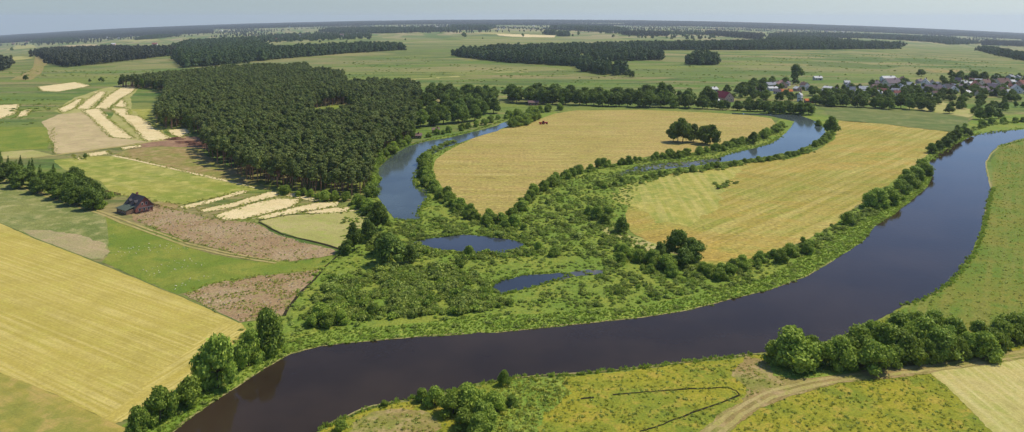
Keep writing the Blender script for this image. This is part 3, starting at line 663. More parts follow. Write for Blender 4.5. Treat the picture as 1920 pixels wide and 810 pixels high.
# low scrub dotted over the wide pasture
q = np.vstack([fill([(640,150),(800,160),(960,178),(1100,180),(1400,165),(1600,150),(1900,140),(1900,118),(1700,100),(1400,104),(1200,128),(1000,132),(850,120),(800,102),(640,118),(600,125)], 13, .9, 780),
               fill([(0,135),(60,145),(200,150),(320,150),(330,132),(200,132),(90,130)], 9, .9, 781), fill([(0,170),(60,180),(120,190),(60,235),(0,232)], 5, .9, 782)])
st = vnoise(q*np.array([.25, 1.0]), 60, 12)*.6 + vnoise(q, 200, 13)*.4
q = q[st + rng.uniform(-.08,.08,len(q)) > .56]
scatter('pasture_scrub', withz(q, -.2), scrub_c, rng.uniform(.8, 2.6, len(q)), 'tiny dark shrubs and rushes dotted in streaks over the wide pasture', 'scrub', rng.uniform(.3, .7, len(q)), 24)

# ------------------------------------------------------------------ pine forest
forest = [(395,300),(430,320),(470,341),(520,356),(580,364),(640,371),(690,366),(697,335),(700,312),(718,292),(745,277),(775,264),(778,245),(780,215),(790,195),(785,178),(770,171),(700,168),(655,172),(648,164),(642,150),(600,143),(586,146),(575,134),(430,138),(300,155),(215,162),(290,168),(312,176),(303,200),(292,232),(312,243),(350,240),(385,262),(375,275)]
gap = [(578,236),(592,203),(640,196),(664,199),(664,212),(655,234)]
p = fill(forest, 4.0, .5, 800, [gap])
d = np.hypot(p[:, 0], p[:, 1]); od = np.argsort(d); p = p[od]
for k in range(300):
    h = random.uniform(10, 15)
    place('pine', 'pine_tree', 0, 0, h, 'dark olive pine with bare reddish trunk at the near end of the dense forest', 'pine tree', 'pines at the near end of the forest', random.uniform(.9, 1.2), (float(p[k, 0]), float(p[k, 1])))
rest = p[300:]
allm = []
for (cm, tm) in PROTO['pine']:
    # crown and trunk in one mesh for the uncounted rest
    v1 = np.empty(len(cm.vertices)*3); cm.vertices.foreach_get('co', v1); v2 = np.empty(len(tm.vertices)*3); tm.vertices.foreach_get('co', v2)
    v1 = v1.reshape(-1, 3); v2 = v2.reshape(-1, 3)
    f = [tuple(q.vertices) for q in cm.polygons] + [tuple(i + len(v1) for i in q.vertices) for q in tm.polygons]
    allm.append(mesh('pine_whole', np.vstack([v1, v2]), f, [L['pine'], L['pinebark']], [0]*len(cm.polygons) + [1]*len(tm.polygons)))
for (cm, tm) in PROTO['broad'][:1]:
    v1 = np.empty(len(cm.vertices)*3); cm.vertices.foreach_get('co', v1); v1 = v1.reshape(-1, 3)
    allm.append(mesh('mixed_whole', v1*np.array([.62,.62,1.12]), [tuple(q.vertices) for q in cm.polygons], L['broad']))
pine_c = proto_objs('pine_whole', allm)
hgt = .92 + .14*(vnoise(rest, 60, 4)-.5)*2 + rng.uniform(-.20, .14, len(rest))
scatter('pine_forest', withz(rest, -.1), pine_c, hgt*1.06, 'dense dark pine forest filling the land left of the oxbow lake', 'forest', None, 9)

# ------------------------------------------------------------------ far woods
far_c = proto_objs('far_tree', [crown_mesh('far_tree', broad_clumps(10, 9, 900+i, 9, .15, .8), 420, .75, 900+i, L['far'], .8) for i in range(4)])
farp_c = proto_objs('far_pine', [crown_mesh('far_pine', broad_clumps(10, 7, 920+i, 8, .15, .8), 380, .65, 920+i, L['farpine'], .8) for i in range(4)])
woods = [
 ('pine wood far left beyond the green meadow', farp_c, [(68,103),(95,119),(125,127),(210,118),(333,103),(330,97),(200,95),(100,98)], 8, 1.35),
 ('long dark wood between the pine wood and the wide pasture', far_c, [(337,120),(342,128),(420,122),(500,113),(640,101),(755,94),(752,90),(640,92),(520,98),(488,88),(440,84),(345,84),(330,92),(330,104)], 9, 1.4),
 ('wide dark wood in the middle of the pasture', far_c, [(856,106),(900,112),(960,118),(1080,125),(1092,134),(1130,140),(1162,143),(1165,138),(1120,128),(1102,120),(1062,112),(1085,101),(1150,97),(1230,94),(1420,94),(1640,92),(1682,92),(1682,87),(1600,84),(1560,78),(1500,75),(1445,77),(1430,84),(1180,89),(960,97),(870,101)], 9, 1.4),
 ('dark grove in front of the wide wood', far_c, [(1107,115),(1150,116),(1240,112),(1246,107),(1200,104),(1175,103),(1150,107),(1110,109)], 8, 1.35),
 ('small dense square grove alone in the pasture', far_c, [(1284,121),(1342,122),(1344,112),(1310,112)], 7, 1.35),
 ('dark shelter belt at the far right edge', far_c, [(1840,96),(1860,101),(1925,115),(1925,110),(1870,98),(1842,93)], 7, 1.2),
 ('thin dark tree belt beyond the wide wood', farp_c, [(1165,66),(1200,68),(1252,68),(1250,65),(1190,64)], 12, 1.5),
 ('dark slanting wood below the ridge on the right', farp_c, [(1322,66),(1380,71),(1428,76),(1430,70),(1390,66),(1330,62.5)], 13, 1.6),
 ('pair of small groves beside the pale sand field', far_c, [(1022,65),(1040,66),(1042,63),(1025,62.5)], 10, 1.5),
 ('little round grove right of the pale sand field', far_c, [(1044,68),(1067,68.5),(1066,64.5),(1048,64.5)], 10, 1.5),
 ('wood edge cut by the left side of the picture', farp_c, [(-30,136),(0,134),(18,131),(18,124),(-30,126)], 8, 1.5),
 ('wood behind the distant houses left of centre', far_c, [(690,63),(745,62.5),(770,58),(740,55),(620,57),(600,60),(660,62)], 13, 1.6),
 ('wood right of the distant hamlet', far_c, [(845,56),(915,57),(930,51),(850,50)], 16, 1.9),
 ('wood below the horizon right of centre', far_c, [(1030,55),(1120,60),(1180,62),(1150,54),(1060,50)], 16, 1.9),
 ('trees around the distant estate at right', far_c, [(1440,72),(1530,71),(1620,72),(1760,80),(1800,80),(1790,74),(1700,70),(1560,66),(1450,66)], 17, 1.5),
 ('tree line near the far right horizon', farp_c, [(1840,85),(1925,88),(1925,82),(1850,80)], 12, 1.4),
 ('grove below the far left horizon', far_c, [(60,81),(110,80),(150,77),(130,74),(70,77)], 13, 1.5),
 ('trees among the distant farms on the left', far_c, [(250,76),(300,72),(330,68),(290,69)], 14, 1.4),
 ('trees above the long dark wood', far_c, [(340,84),(440,78),(490,76),(500,80),(440,84)], 12, 1.5),
 ('broken trees between the distant houses left of centre', far_c, [(480,72),(540,66),(620,64),(700,66),(690,73),(600,77),(520,80),(490,80)], 34, 1.3),
 ('broken trees around the far hamlet at the centre', far_c, [(690,56),(780,54),(850,55),(860,59),(760,62)], 30, 1.6),
 ('trees among the white farm buildings on the far right', far_c, [(1740,78),(1800,77),(1840,82),(1780,84)], 15, 1.2),
 ('scattered trees between the wide wood and the horizon', far_c, [(1180,64),(1330,62),(1430,70),(1320,76),(1200,73)], 95, 1.2),
 ('hedgerow trees far beyond the wide pasture', far_c, [(1120,63),(1300,66),(1330,64),(1200,61)], 30, 1.4),
]
for i, (lb, colx, poly, sp, s) in enumerate(woods):
    p = fill(poly, sp, .5, 1000+i)
    r_ = np.random.default_rng(i); q = p[r_.random(len(p)) < .12]; p = np.vstack([p, q + r_.normal(size=q.shape)*sp*1.6])
    nz = vnoise(p, 110, i); p = p[vnoise(p, 45, i+50) > .16]; nz = vnoise(p, 110, i)
    scatter('distant_wood', withz(p, -.3), colx, 1.12*s*(.75+.5*nz)*rng.uniform(.65, 1.3, len(p)), lb, 'wood', None, 30+i)
# horizon ridge woods in overlapping belts
ridge = [(-40,68.5),(0,66.5),(120,59.5),(240,54),(400,47),(600,41.5),(800,39),(1000,38.5),(1200,39.8),(1400,43.2),(1500,46),(1650,51.5),(1800,58),(1960,66.5)]
def ridge_belt(off0, off1, sp, s, seed, lb, cut=None, xr=(-40, 1960)):
    top = [(u, v+off0) for u, v in ridge if xr[0] <= u <= xr[1]]; bot = [(u, v+off1) for u, v in ridge if xr[0] <= u <= xr[1]][::-1]
    q = fill(top+bot, sp, .48, seed)
    if cut is not None: q = q[vnoise(q*np.array([.35, 1]), cut[0], seed) > cut[1]]
    scatter('horizon_wood', withz(q, -1), farp_c, s*rng.uniform(.8, 1.25, len(q)), lb, 'wood', None, seed)
ridge_belt(1.6, 4.0, 36, 3.0, 71, 'bluish forest along the horizon line')
ridge_belt(4.4, 9, 26, 2.2, 72, 'dark broken forest just below the horizon', (1500, .51))
ridge_belt(5, 15, 15, 1.7, 73, 'dark forest on the far left ridge', None, (-40, 400))
ridge_belt(6, 10, 18, 1.7, 74, 'dark forest on the far right ridge', None, (1400, 1960))
ridge_belt(9, 24, 34, 1.4, 75, 'scattered groves and hedges before the horizon', (300, .66))

# ------------------------------------------------------------------ broadleaf trees, one by one
def row(kind, name, line, spacing, jit, hr, label, cat, group, ws=(.85, 1.15), seed=0):
    n = 0
    for q in along(line, spacing, jit, seed):
        if inpoly(np.array([q]), AW[0])[0] or inpoly(np.array([q]), AW[1])[0] or inpoly(np.array([q]), AW[2])[0]: continue
        place(kind, name, 0, 0, random.uniform(*hr), label, cat, group, random.uniform(*ws), (float(q[0]), float(q[1]))); n += 1
    return n
g = 'trees along the north bank of the oxbow'
row('broad', 'deciduous_tree', [(955,192),(1050,196),(1150,199),(1240,201),(1320,203)], 6.2, 2.8, (11, 16), 'dark broadleaf tree in the belt behind the curved hay field', 'tree', g, seed=1)
row('broad', 'deciduous_tree', [(965,186),(1100,190),(1250,192),(1330,195)], 7, 3, (12, 17), 'dark broadleaf tree in the belt behind the curved hay field', 'tree', g, seed=2)
row('broad', 'deciduous_tree', [(1325,204),(1400,208),(1460,211),(1518,213)], 5.2, 1.5, (7.5, 10.5), 'low dark tree of the belt between the village and the oxbow', 'tree', 'low trees between village and oxbow', seed=4)
row('broad', 'deciduous_tree', [(1390,200),(1440,204),(1512,206)], 6, 2, (7, 9.5), 'low dark tree of the belt between the village and the oxbow', 'tree', 'low trees between village and oxbow', seed=5)
row('broad', 'garden_tree', [(1385,170),(1440,160),(1480,158)], 8, 4, (8,11), 'garden tree above and right of the maroon-roofed house', 'tree', 'garden trees near the maroon-roofed house', seed=6)
for u, v, h, lb in [(1240,196,21,'tallest dark tree of the belt behind the curved hay field'), (1003,192,18,'tall rounded tree at the left end of the belt, near the oxbow'), (1035,192,17,'tall tree second from the left end of the belt behind the hay field'),
                    (1392,182,13,'tall tree just right of the maroon-roofed house'), (1410,182,12,'tree further right of the maroon-roofed house, above the belt'), (1495,152,22,'lone tall tree rising over the village roofs against the pasture')]:
    place('broad', 'deciduous_tree', u, v, h, lb, 'tree', None, .85)
g = 'broadleaf trees at the forest end'
for i, (q0, q1) in enumerate([((790,205),(935,200)), ((790,222),(930,212)), ((785,240),(900,225)), ((800,192),(925,190)), ((790,180),(925,184))]):
    row('broad', 'deciduous_tree', [q0, q1], 8, 2.5, (11, 15), 'dark broadleaf tree in the grove at the right end of the pine forest', 'tree', g, seed=10+i)
g = 'village garden trees'
for i, ln in enumerate([[(1525,196),(1600,200),(1740,207)], [(1530,188),(1640,192),(1745,200)], [(1520,178),(1600,180),(1740,188)], [(1560,168),(1700,172),(1800,182)], [(1400,186),(1500,190)], [(1350,176),(1440,172)], [(1780,148),(1850,152)], [(1640,160),(1740,166),(1830,172),(1915,178)], [(1790,172),(1900,188)], [(1830,160),(1925,166)], [(1760,186),(1850,200),(1900,206)]]):
    row('broad', 'garden_tree', ln, [5.5, 6, 7, 9, 8, 8, 7, 10, 11, 12, 10][i], 4, [(9, 13), (8, 13), (7, 11), (6, 9), (7, 10), (7, 10), (10, 14), (6, 9), (6, 9), (6, 9), (5, 8)][i], 'dark garden tree among the village houses on the right', 'tree', g, seed=20+i)
place('broad', 'deciduous_tree', 1728, 143, 10, 'low dark tree alone just above the village roofs', 'tree', None, 1.3)
g = 'dark bushes along the small-boat side of the oxbow'
row('willow', 'bush', [(1012,222),(985,232),(962,238)], 6, 2, (6, 9), 'dark bush where the oxbow narrows behind the hay field', 'bush', 'bushes at the narrow end of the oxbow', seed=40)
row('willow', 'bush', [(950,222),(1000,214),(1045,206)], 7, 2, (5, 7), 'bush on the far bank at the narrow end of the oxbow', 'bush', 'bushes on the far bank', seed=41)
row('willow', 'bush', [(850,266),(825,274),(803,288),(797,310),(800,330),(805,352)], 3.6, 1.2, (4, 6.5), 'dark bush between the left oxbow arm and the curved hay field', 'bush', 'bushes on the inner bank of the oxbow', seed=42)
row('willow', 'bush', [(808,350),(835,372),(865,395),(900,412),(955,420),(965,425)], 3.6, 1.3, (2.8, 4.8), 'bush on the lower left rim of the curved hay field', 'bush', 'bushes along the rim of the hay field', seed=43)
row('willow', 'bush', [(845,395),(880,410),(930,425),(985,432)], 4.2, 1.5, (2.2, 3.8), 'low bush below the rim of the curved hay field', 'bush', 'low bushes below the hay field', seed=44)
row('willow', 'bush', [(962,410),(985,382),(1030,347),(1080,325),(1150,311),(1200,303),(1250,297),(1300,291),(1350,283),(1400,268),(1450,250),(1468,238)], 4.6, 1.3, (2.8, 5), 'bush on the bank south of the curved hay field', 'bush', 'bushes between hay field and right oxbow arm', seed=45)
place('broad', 'deciduous_tree', 1412, 270, 8, 'taller round bush rising from the bank below the lone tree clump', 'tree', None, .8)
row('willow', 'bush', [(1110,355),(1170,345),(1230,332),(1300,322),(1400,306),(1470,296),(1520,284)], 5.5, 1.1, (2, 3.4), 'low bush along the upper edge of the striped hay field', 'bush', 'bushes along the south bank of the right oxbow arm', seed=46)
row('willow', 'bush', [(1526,278),(1545,266),(1556,255)], 4.5, 1.1, (3, 4.5), 'bush below the big round tree at the oxbow end', 'bush', 'bushes at the oxbow end', seed=47)
place('broad', 'deciduous_tree', 1560, 251, 12.5, 'big round tree standing at the right end of the oxbow', 'tree', None, .85)
place('willow', 'bush', 1535, 236, 4.5, 'small bush left of the big round tree at the oxbow end', 'bush')
row('broad', 'deciduous_tree', [(1440,213),(1480,214),(1515,215)], 7, 1.5, (9, 12), 'dark tree overhanging the top of the right oxbow arm', 'tree', 'trees overhanging the oxbow', seed=48)
# lone clump in the hay field
for u, v, h, w, lb in [(1262,266,12,.8,'leftmost lower oak of the clump standing in the hay field'), (1280,267,16,.85,'tallest oak of the clump standing in the hay field'), (1300,266,12,.7,'middle oak of the clump in the hay field'), (1316,269,11.5,.65,'small oak between the middle and right oaks of the hay field clump'), (1271,265,13,.9,'oak just left of the tallest in the hay field clump'), (1323,270,12,.85,'low oak filling the gap beside the rightmost one of the clump'), (1331,271,12.8,.95,'rightmost oak of the clump standing in the hay field')]:
    place('broad', 'oak_tree', u, v, h, lb, 'tree', 'tree clump in the hay field', w)
# main river, left bank
row('willow', 'willow_bush', [(1738,318),(1715,338),(1690,352)], 3.8, 1.2, (4.5, 6.5), 'dense bush on the outer bank above the river narrows', 'bush', 'upper bushes on the left river bank', seed=50)
for u, v, h, w in [(1668,382,7,1.1), (1648,388,8,1.1), (1633,390,6.5,1.0), (1690,362,6,1.0)]:
    place('willow', 'willow_bush', u, v, h, 'large dark bush halfway along the river bank beside the striped hay field', 'bush', 'large bushes on the left river bank', w)
place('willow', 'willow_bush', 1590, 420, 4.5, 'small dark bush alone on the bank below the large ones', 'bush')
row('willow', 'willow_bush', [(1530,458),(1495,472),(1450,488),(1400,500),(1350,508),(1325,512)], 3.8, 1.5, (2.4, 4.4), 'bush along the bottom corner of the striped hay field', 'bush', 'bushes below the striped hay field', seed=51)
row('willow', 'willow_bush', [(1390,520),(1330,520),(1260,515),(1190,490),(1140,465)], 4, 2, (2.2, 3.8), 'grey-green bush in the scrub right of the ponds', 'bush', 'bushes in the scrub right of the ponds', seed=52)
row('broad', 'deciduous_tree', [(1750,288),(1785,264),(1800,252)], 9, 1.5, (5, 7.5), 'bush-like tree on the bank at the upper river bend', 'tree', 'trees at the upper river bend', seed=53)
row('willow', 'bush', [(1800,250),(1830,238),(1860,232),(1920,228)], 9, 3, (3, 5), 'bush on the far bank of the river at the right edge', 'bush', 'bushes on the far bank at right', seed=54)
for u, v, h in [(1838,224,10), (1858,224,11), (1872,222,8)]:
    place('broad', 'deciduous_tree', u, v, h, 'dark tree between the village and the upper river bend', 'tree', 'trees above the river bend')
for u, v, h, w, lb in [(1272,482,9.5,.95,'tallest tree of the dark clump at the lower left corner of the striped hay field'), (1300,488,7.5,1.0,'round tree right of the tallest in the clump by the striped hay field'), (1240,486,6,1.0,'lower tree left of the tallest in the clump by the striped hay field'),
                       (1165,436,6,.95,'small dark round tree casting a shadow at the left tip of the striped hay field'), (1285,500,6,1.1,'bushy tree in front of the clump by the striped hay field')]:
    place('broad', 'deciduous_tree', u, v, h, lb, 'tree', None, w)
for u, v, h in [(1120,410,5), (1135,420,4), (1140,405,4), (1105,402,3.5), (1225,497,5), (1200,490,4), (1250,505,4.5)]:
    place('willow', 'willow_bush', u, v, h, 'willow bush in the scrub left of the striped hay field', 'bush', 'bushes left of the striped hay field')
# left of ponds
for u, v, h, w, lb in [(664,470,10,.7,'tall slim tree at the corner of the dry field and the ditch'), (708,432,11,.7,'tall tree at the foot of the oxbow, left of the water'), (690,452,8,.8,'tree between the two tall trees left of the pond'), (730,496,10.5,1.0,'big dark round tree left of the upper pond'),
                       (768,492,6,1.0,'round bush right of the big dark tree by the pond'), (715,478,7.5,1.0,'tree behind the big dark tree left of the pond'), (650,476,5,1,'small bush at the end of the long ditch')]:
    place('broad', 'deciduous_tree', u, v, h, lb, 'tree', None, w)
row('willow', 'bush', [(655,385),(680,390),(700,402),(712,418)], 4, 1.2, (4, 6), 'green bush between the sand strips and the oxbow', 'bush', 'bushes left of the oxbow foot', seed=55)
row('willow', 'bush', [(690,372),(695,345),(700,315),(715,297),(740,280),(770,268)], 4.6, 1.0, (3.5, 6), 'light green bush at the forest foot beside the oxbow', 'bush', 'bushes between forest and oxbow', seed=56)
row('willow', 'bush', [(520,362),(560,368),(600,374),(650,377)], 4.5, 1.2, (2.5, 4.5), 'dark bush at the foot of the pines behind the sand strips', 'bush', 'bushes at the pine forest foot', seed=57)
row('willow', 'bush', [(800,258),(850,247),(900,236),(945,222)], 8, 1.5, (3, 5), 'bush on the outer bank of the oxbow below the grove', 'bush', 'bushes on the outer oxbow bank', seed=58)
for u, v, h in [(600,605,5), (618,612,3.6), (640,606,3.6), (585,612,3.2), (860,500,3), (880,480,3.5), (700,590,3), (1010,470,3.2), (1040,480,3)]:
    place('willow', 'willow_bush', u, v, h, 'low willow bush standing out of the wetland scrub', 'bush', 'bushes in the wetland')
# near left bank
for u, v, h, w, k, lb in [(408,728,11.5,.98,1,'large dark green tree leaning over the straw field, biggest on the near left bank'), (466,686,8,.9,2,'round tree between the large dark one and the tall one on the near left bank'), (503,662,10.5,.85,0,'tall narrow tree at the upper end of the near left bank'),
                          (352,762,6.0,1.25,3,'wide light green bush between the corner of the straw field and the river'), (300,790,6.5,1.0,4,'round bush at the tip of the straw field'), (258,812,5,1.0,0,'bush cut by the bottom edge left of the river')]:
    place('willow', 'willow_tree', u, v, h, lb, 'tree', None, w*.72, var=k)
# near right bank big bushes
bb = [(1490,688,10.5,1.3),(1450,684,6.5,1.0),(1575,692,8.5,1.0),(1545,690,7,1.0),(1640,700,8.5,1.1),(1610,676,9.5,1.1),(1665,672,10,1.15),(1700,680,9,1.1),(1730,660,10,1.15),(1765,678,9.5,1.1),(1690,645,9,1.1),(1790,650,8.5,1.1),(1750,634,8,1.1),(1820,668,6.5,1.1),(1850,676,8,1.05),(1880,652,8,1.1),(1905,640,8,1.1),(1935,636,8,1.1),(1720,622,6,1.1),(1835,640,6,1.1),(1640,655,8,1.0),(1595,690,6,1),(1520,676,7,1),(1680,690,6,1),(1710,664,8,1),(1775,664,8,1),(1800,676,6,1),(1865,662,7,1),(1745,682,6.5,1),(1625,690,6,1)]
lbs = ['big round willow bush at the left end of the row on the near right bank', 'small dark bush hugging the left side of the big round one at the row end', 'second round willow bush from the left end of the near right row', 'narrow bush squeezed between the first two round ones of the near right row', 'willow bush hanging lowest towards the track in the near right row']
for i, (u, v, h, w) in enumerate(bb):
    place('willow', 'willow_bush', u, v-4, h*.77, lbs[i] if i < len(lbs) else 'broad willow bush in the thick middle and right part of the near right bank row', 'bush', None if i < len(lbs) else 'willow bushes on the near right bank', w*.86)
# near bottom bushes
for i, (u, v, h, w) in enumerate([(880,770,6.5,1.05),(850,775,5.2,1.1),(815,760,4.6,1.0),(905,790,5,1.1),(925,770,4.6,1.0),(945,722,4,.6),(870,802,4.5,1.1),(792,752,3.4,.9),(640,806,2.4,1.2),(720,762,1.6,1.2),(900,812,4.5,1.2),(960,760,2.6,1.1)]):
    lb = {5: 'slim young willow sticking up at the water edge above the near bushes', 0: 'tallest light green bush at the bottom of the picture by the river', 8: 'low bush on the near bank close to the bottom edge', 9: 'tiny bush overhanging the water on the near bank'}.get(i, 'light green bush of the thicket at the bottom centre')
    place('willow', 'willow_bush', u, v, h*.8, lb, 'bush', None if i in (5, 0, 8, 9) else 'thicket at the bottom centre', w)
# left hedge row
g = 'trees in the tree row left of the house'
lefttrees = [(8,335),(25,342),(45,346),(62,352),(80,358),(98,364),(115,370),(132,376),(150,380),(168,384),(184,386),(30,325),(55,332),(75,338),(95,345),(112,350),(130,357),(148,362),(165,368),(182,372),(15,318),(60,322),(100,333),(-15,325),(-12,310),(0,308),(140,345),(38,315)]
lefttrees += [(35,352),(70,362),(105,374),(140,384),(175,392),(20,330),(90,352),(125,365),(155,374),(-20,338),(-5,345)]
for i, (u, v) in enumerate(lefttrees):
    k = 'spruce' if i in (11, 12, 13, 20, 21, 22, 25, 27) else 'broad'
    place(k, 'spruce_tree' if k == 'spruce' else 'deciduous_tree', u, v, random.uniform(6.5, 8.8), ('pointed dark spruce' if k == 'spruce' else 'dense dark green tree') + ' in the tree row left of the brick house', 'tree', g + (' spruces' if k == 'spruce' else ''), random.uniform(.9, 1.15))
place('willow', 'bush', 187, 391, 4.5, 'round bush at the right end of the tree row, nearest the house', 'bush')
place('willow', 'bush', 208, 372, 3, 'small yellowish bush behind the brick house', 'bush')
for u, v, h, lb in [(48,150,7,'small dark tree alone on the far left meadow'), (190,154,7,'small tree left of the forest tip'), (168,154,4.5,'low bush left of the small tree by the forest tip'), (22,95,16,'round tree before the far left horizon'), (160,297,3,'small bush beside the pale patch on the dirt track'),
                    (870,70,22,'lone dark tree in the far pasture'), (980,69,16,'lone tree on the pale sand field'), (1185,145,9,'bush-like tree at the end of the wood tail'), (1174,143,7,'smaller tree just left of the end of the wood tail'), (1085,66,14,'small tree right of the sand field')]:
    place('broad', 'deciduous_tree', u, v, h, lb, 'tree', None, .95)
g = 'lone trees in the far fields'
for u, v, h in [(1085,63,14),(1285,70,14),(1310,69,12),(1150,70,13),(1250,72,11),(905,73,6),(650,80,9),(760,76,8),(1700,84,9),(1500,76,12),(560,84,8),(600,80,10),(250,90,8),(20,108,7),(1330,74,12),(1340,72,12),(1210,72,12),(1180,62,14)]:
    place('broad', 'deciduous_tree', u, v, h, 'small lone tree in the far fields below the horizon', 'tree', g)

# ------------------------------------------------------------------ buildings
W_ = {k: plain('wall_' + k, c, .85) for k, c in dict(white=(.72,.70,.66), cream=(.62,.55,.42), brick=(.23,.09,.065), grey=(.42,.41,.40), salmon=(.62,.36,.27), wood=(.20,.12,.07)).items()}
R_ = {k: plain('roof_' + k, c, .85, .3, .8, .06) for k, c in dict(slate=(.075,.07,.072), grey=(.27,.27,.28), light=(.56,.54,.50), red=(.24,.10,.075), maroon=(.17,.035,.045), brown=(.19,.12,.10), purple=(.20,.155,.16), green=(.085,.105,.075), orange=(.52,.17,.06)).items()}
glass = NT('window_glass'); glass.bsdf((.02,.025,.03), .12, spec=.6); glass = glass.mat
door_m = plain('door_wood', (.12,.07,.04)); frame_m = plain('window_frame', (.7,.7,.68)); gutter = plain('trim', (.5,.5,.5))
def gable_wall(l, w, h, rh):
    m = MB(); a, b = l/2, w/2
    v = [(-a,-b,-.3),(a,-b,-.3),(a,b,-.3),(-a,b,-.3),(-a,-b,h),(a,-b,h),(a,b,h),(-a,b,h),(-a,0,h+rh),(a,0,h+rh)]
    m.add(v, [(0,1,5,4),(2,3,7,6),(1,2,6,9,5),(3,0,4,8,7),(4,5,9,8),(6,7,8,9),(0,3,2,1)]); return m
def gable_roof(l, w, h, rh, ov=.5, th=.18):
    m = MB(); a, b = l/2+ov, w/2; s = rh/b; y0 = b+ov; z0 = h-ov*s
    for sg in (1, -1):
        v = [(-a, sg*y0, z0+.03),(a, sg*y0, z0+.03),(a,0,h+rh+.03),(-a,0,h+rh+.03)]; v2 = [(p[0],p[1],p[2]+th) for p in v]
        f = [(0,1,2,3),(7,6,5,4),(0,4,5,1),(1,5,6,2),(3,2,6,7),(0,3,7,4)]
        if sg < 0: f = [q[::-1] for q in f]
        m.add([tuple(p) for p in v+v2], [q[::-1] for q in f])
    return m
def window(parent, x, y, z, w, h, axis):
    m = MB(); t_ = .05
    if axis == 'x': m.box(x-t_, y-w/2-.08, z-.08, x+t_, y+w/2+.08, z+h+.08)
    else: m.box(x-w/2-.08, y-t_, z-.08, x+w/2+.08, y+t_, z+h+.08)
    f = obj('window', m.mesh('window', frame_m), parent); p = MB(); t_ = .07
    if axis == 'x': p.box(x-t_, y-w/2, z, x+t_, y+w/2, z+h)
    else: p.box(x-w/2, y-t_, z, x+w/2, y+t_, z+h)
    obj('pane', p.mesh('pane', glass), f)
def house(u, v, l, w, h, rh, rz, wall, roof, label, cat='house', group=None, name='house', chim=True, wins=True, xy=None):
    x, y = xy if xy is not None else P(u, v)
    o = empty(name, (x, y, float(zfun(x, y))), math.radians(rz)); tag(o, label, cat, group)
    obj('wall', gable_wall(l, w, h, rh).mesh('wall', W_[wall]), o)
    r = obj('roof', gable_roof(l, w, h, rh, .5 if l > 6 else .25).mesh('roof', R_[roof]), o)
    if chim:
        m = MB(); m.box(l*.18, -w*.12-.35, h+rh*.6, l*.18+.7, -w*.12+.35, h+rh+.9); m.box(l*.18-.06, -w*.12-.41, h+rh+.9, l*.18+.76, -w*.12+.41, h+rh+1.05)
        obj('chimney', m.mesh('chimney', W_['brick']), r)
    if wins:
        for s in (-1, 1):
            for k in (-.3, 0.02, .3): window(o, k*l, s*w/2, h*.35, 1.1, 1.2, 'y')
            window(o, s*l/2, -w*.2, h*.35, 1.0, 1.2, 'x'); window(o, s*l/2, w*.2, h*.35, 1.0, 1.2, 'x')
            if rh > 2.2: window(o, s*l/2, 0, h+rh*.15, .9, 1.0, 'x')
        m = MB(); m.box(l*.14, -w/2-.06, 0, l*.14+1.0, -w/2+.06, 2.05); obj('door', m.mesh('door', door_m), o)
    return o
# the brick house on the left, with its lower green-roofed wing
bx, by = P(246, 402)
hz = math.radians(143); hs_ = .76
o = empty('brick_house', (bx-.5, by+7, 0), hz); o.scale = (hs_, hs_, hs_); tag(o, 'brick house with steep dark slate roof, dormers and lower green-roofed wing beside the fields', 'house')
l, w, h, rh = 12.5, 9.5, 3.0, 5.2
obj('wall', gable_wall(l, w, h, rh).mesh('wall', W_['brick']), o)
r = obj('roof', gable_roof(l, w, h, rh, .7, .22).mesh('roof', R_['slate']), o)
m = MB(); m.box(1.2,-.4,h+rh*.8,2.0,.4,h+rh+1.1); m.box(1.1,-.5,h+rh+1.1,2.1,.5,h+rh+1.3); obj('chimney', m.mesh('chimney', W_['brick']), r)
for sx in (-3.2, 2.6):           # dormers on the side facing the camera
    for sy in (1,):
        m = MB(); y0 = w/2*.80; z0 = h + rh*.18
        m.box(sx-.9, y0-2.2, z0-.4, sx+.9, y0, z0+1.5); d = obj('dormer', m.mesh('dormer', W_['wood']), r)
        m = MB(); m.add([(sx-1.2,y0+.3,z0+1.45),(sx+1.2,y0+.3,z0+1.45),(sx,y0+.3,z0+2.5),(sx-1.2,y0-2.9,z0+1.45),(sx+1.2,y0-2.9,z0+1.45),(sx,y0-2.9,z0+2.5)], [(0,1,2),(5,4,3),(0,3,4,1),(1,4,5,2),(2,5,3,0)]); obj('dormer_roof', m.mesh('dormer_roof', R_['slate']), r)
        m = MB(); m.box(sx-.5, y0-.02, z0+.2, sx+.5, y0+.06, z0+1.25); obj('pane', m.mesh('pane', glass), r)
for k in (-2.4, 0, 2.4): window(o, -l/2, k, .9, 1.1, 1.3, 'x')
window(o, -l/2, -1.1, h+.9, .9, 1.2, 'x'); window(o, -l/2, 1.1, h+.9, .9, 1.2, 'x')
for k in (-4, -1, 2.5): window(o, k, -w/2, .9, 1.2, 1.3, 'y')
m = MB(); m.box(-5.5, w/2, -.3, 5.0, w/2+4.6, 2.3); obj('wing_wall', m.mesh('wing_wall', W_['wood']), o)
m = MB(); m.add([(-6.0,w/2+5.2,2.25),(5.4,w/2+5.2,2.25),(4.6,w/2-.15,3.6),(-5.4,w/2-.15,3.6),(-6.0,w/2+5.2,2.42),(5.4,w/2+5.2,2.42),(4.6,w/2-.15,3.8),(-5.4,w/2-.15,3.8)], [(0,3,2,1),(4,5,6,7),(0,1,5,4),(1,2,6,5),(2,3,7,6),(3,0,4,7)]); obj('wing_roof', m.mesh('wing_roof', R_['green']), o)
for k in (-3.5, -.5, 2.5): window(o, k, w/2+4.6, .9, 1.4, 1.1, 'y')
m = MB(); m.box(-l/2-2.6, -3.4, -.2, -l/2-.02, 3.4, .35); 
for yy_ in (-3.2, 3.2): m.box(-l/2-2.5, yy_-.1, .35, -l/2-2.3, yy_+.1, 2.7)
obj('porch', m.mesh('porch', W_['wood']), o)
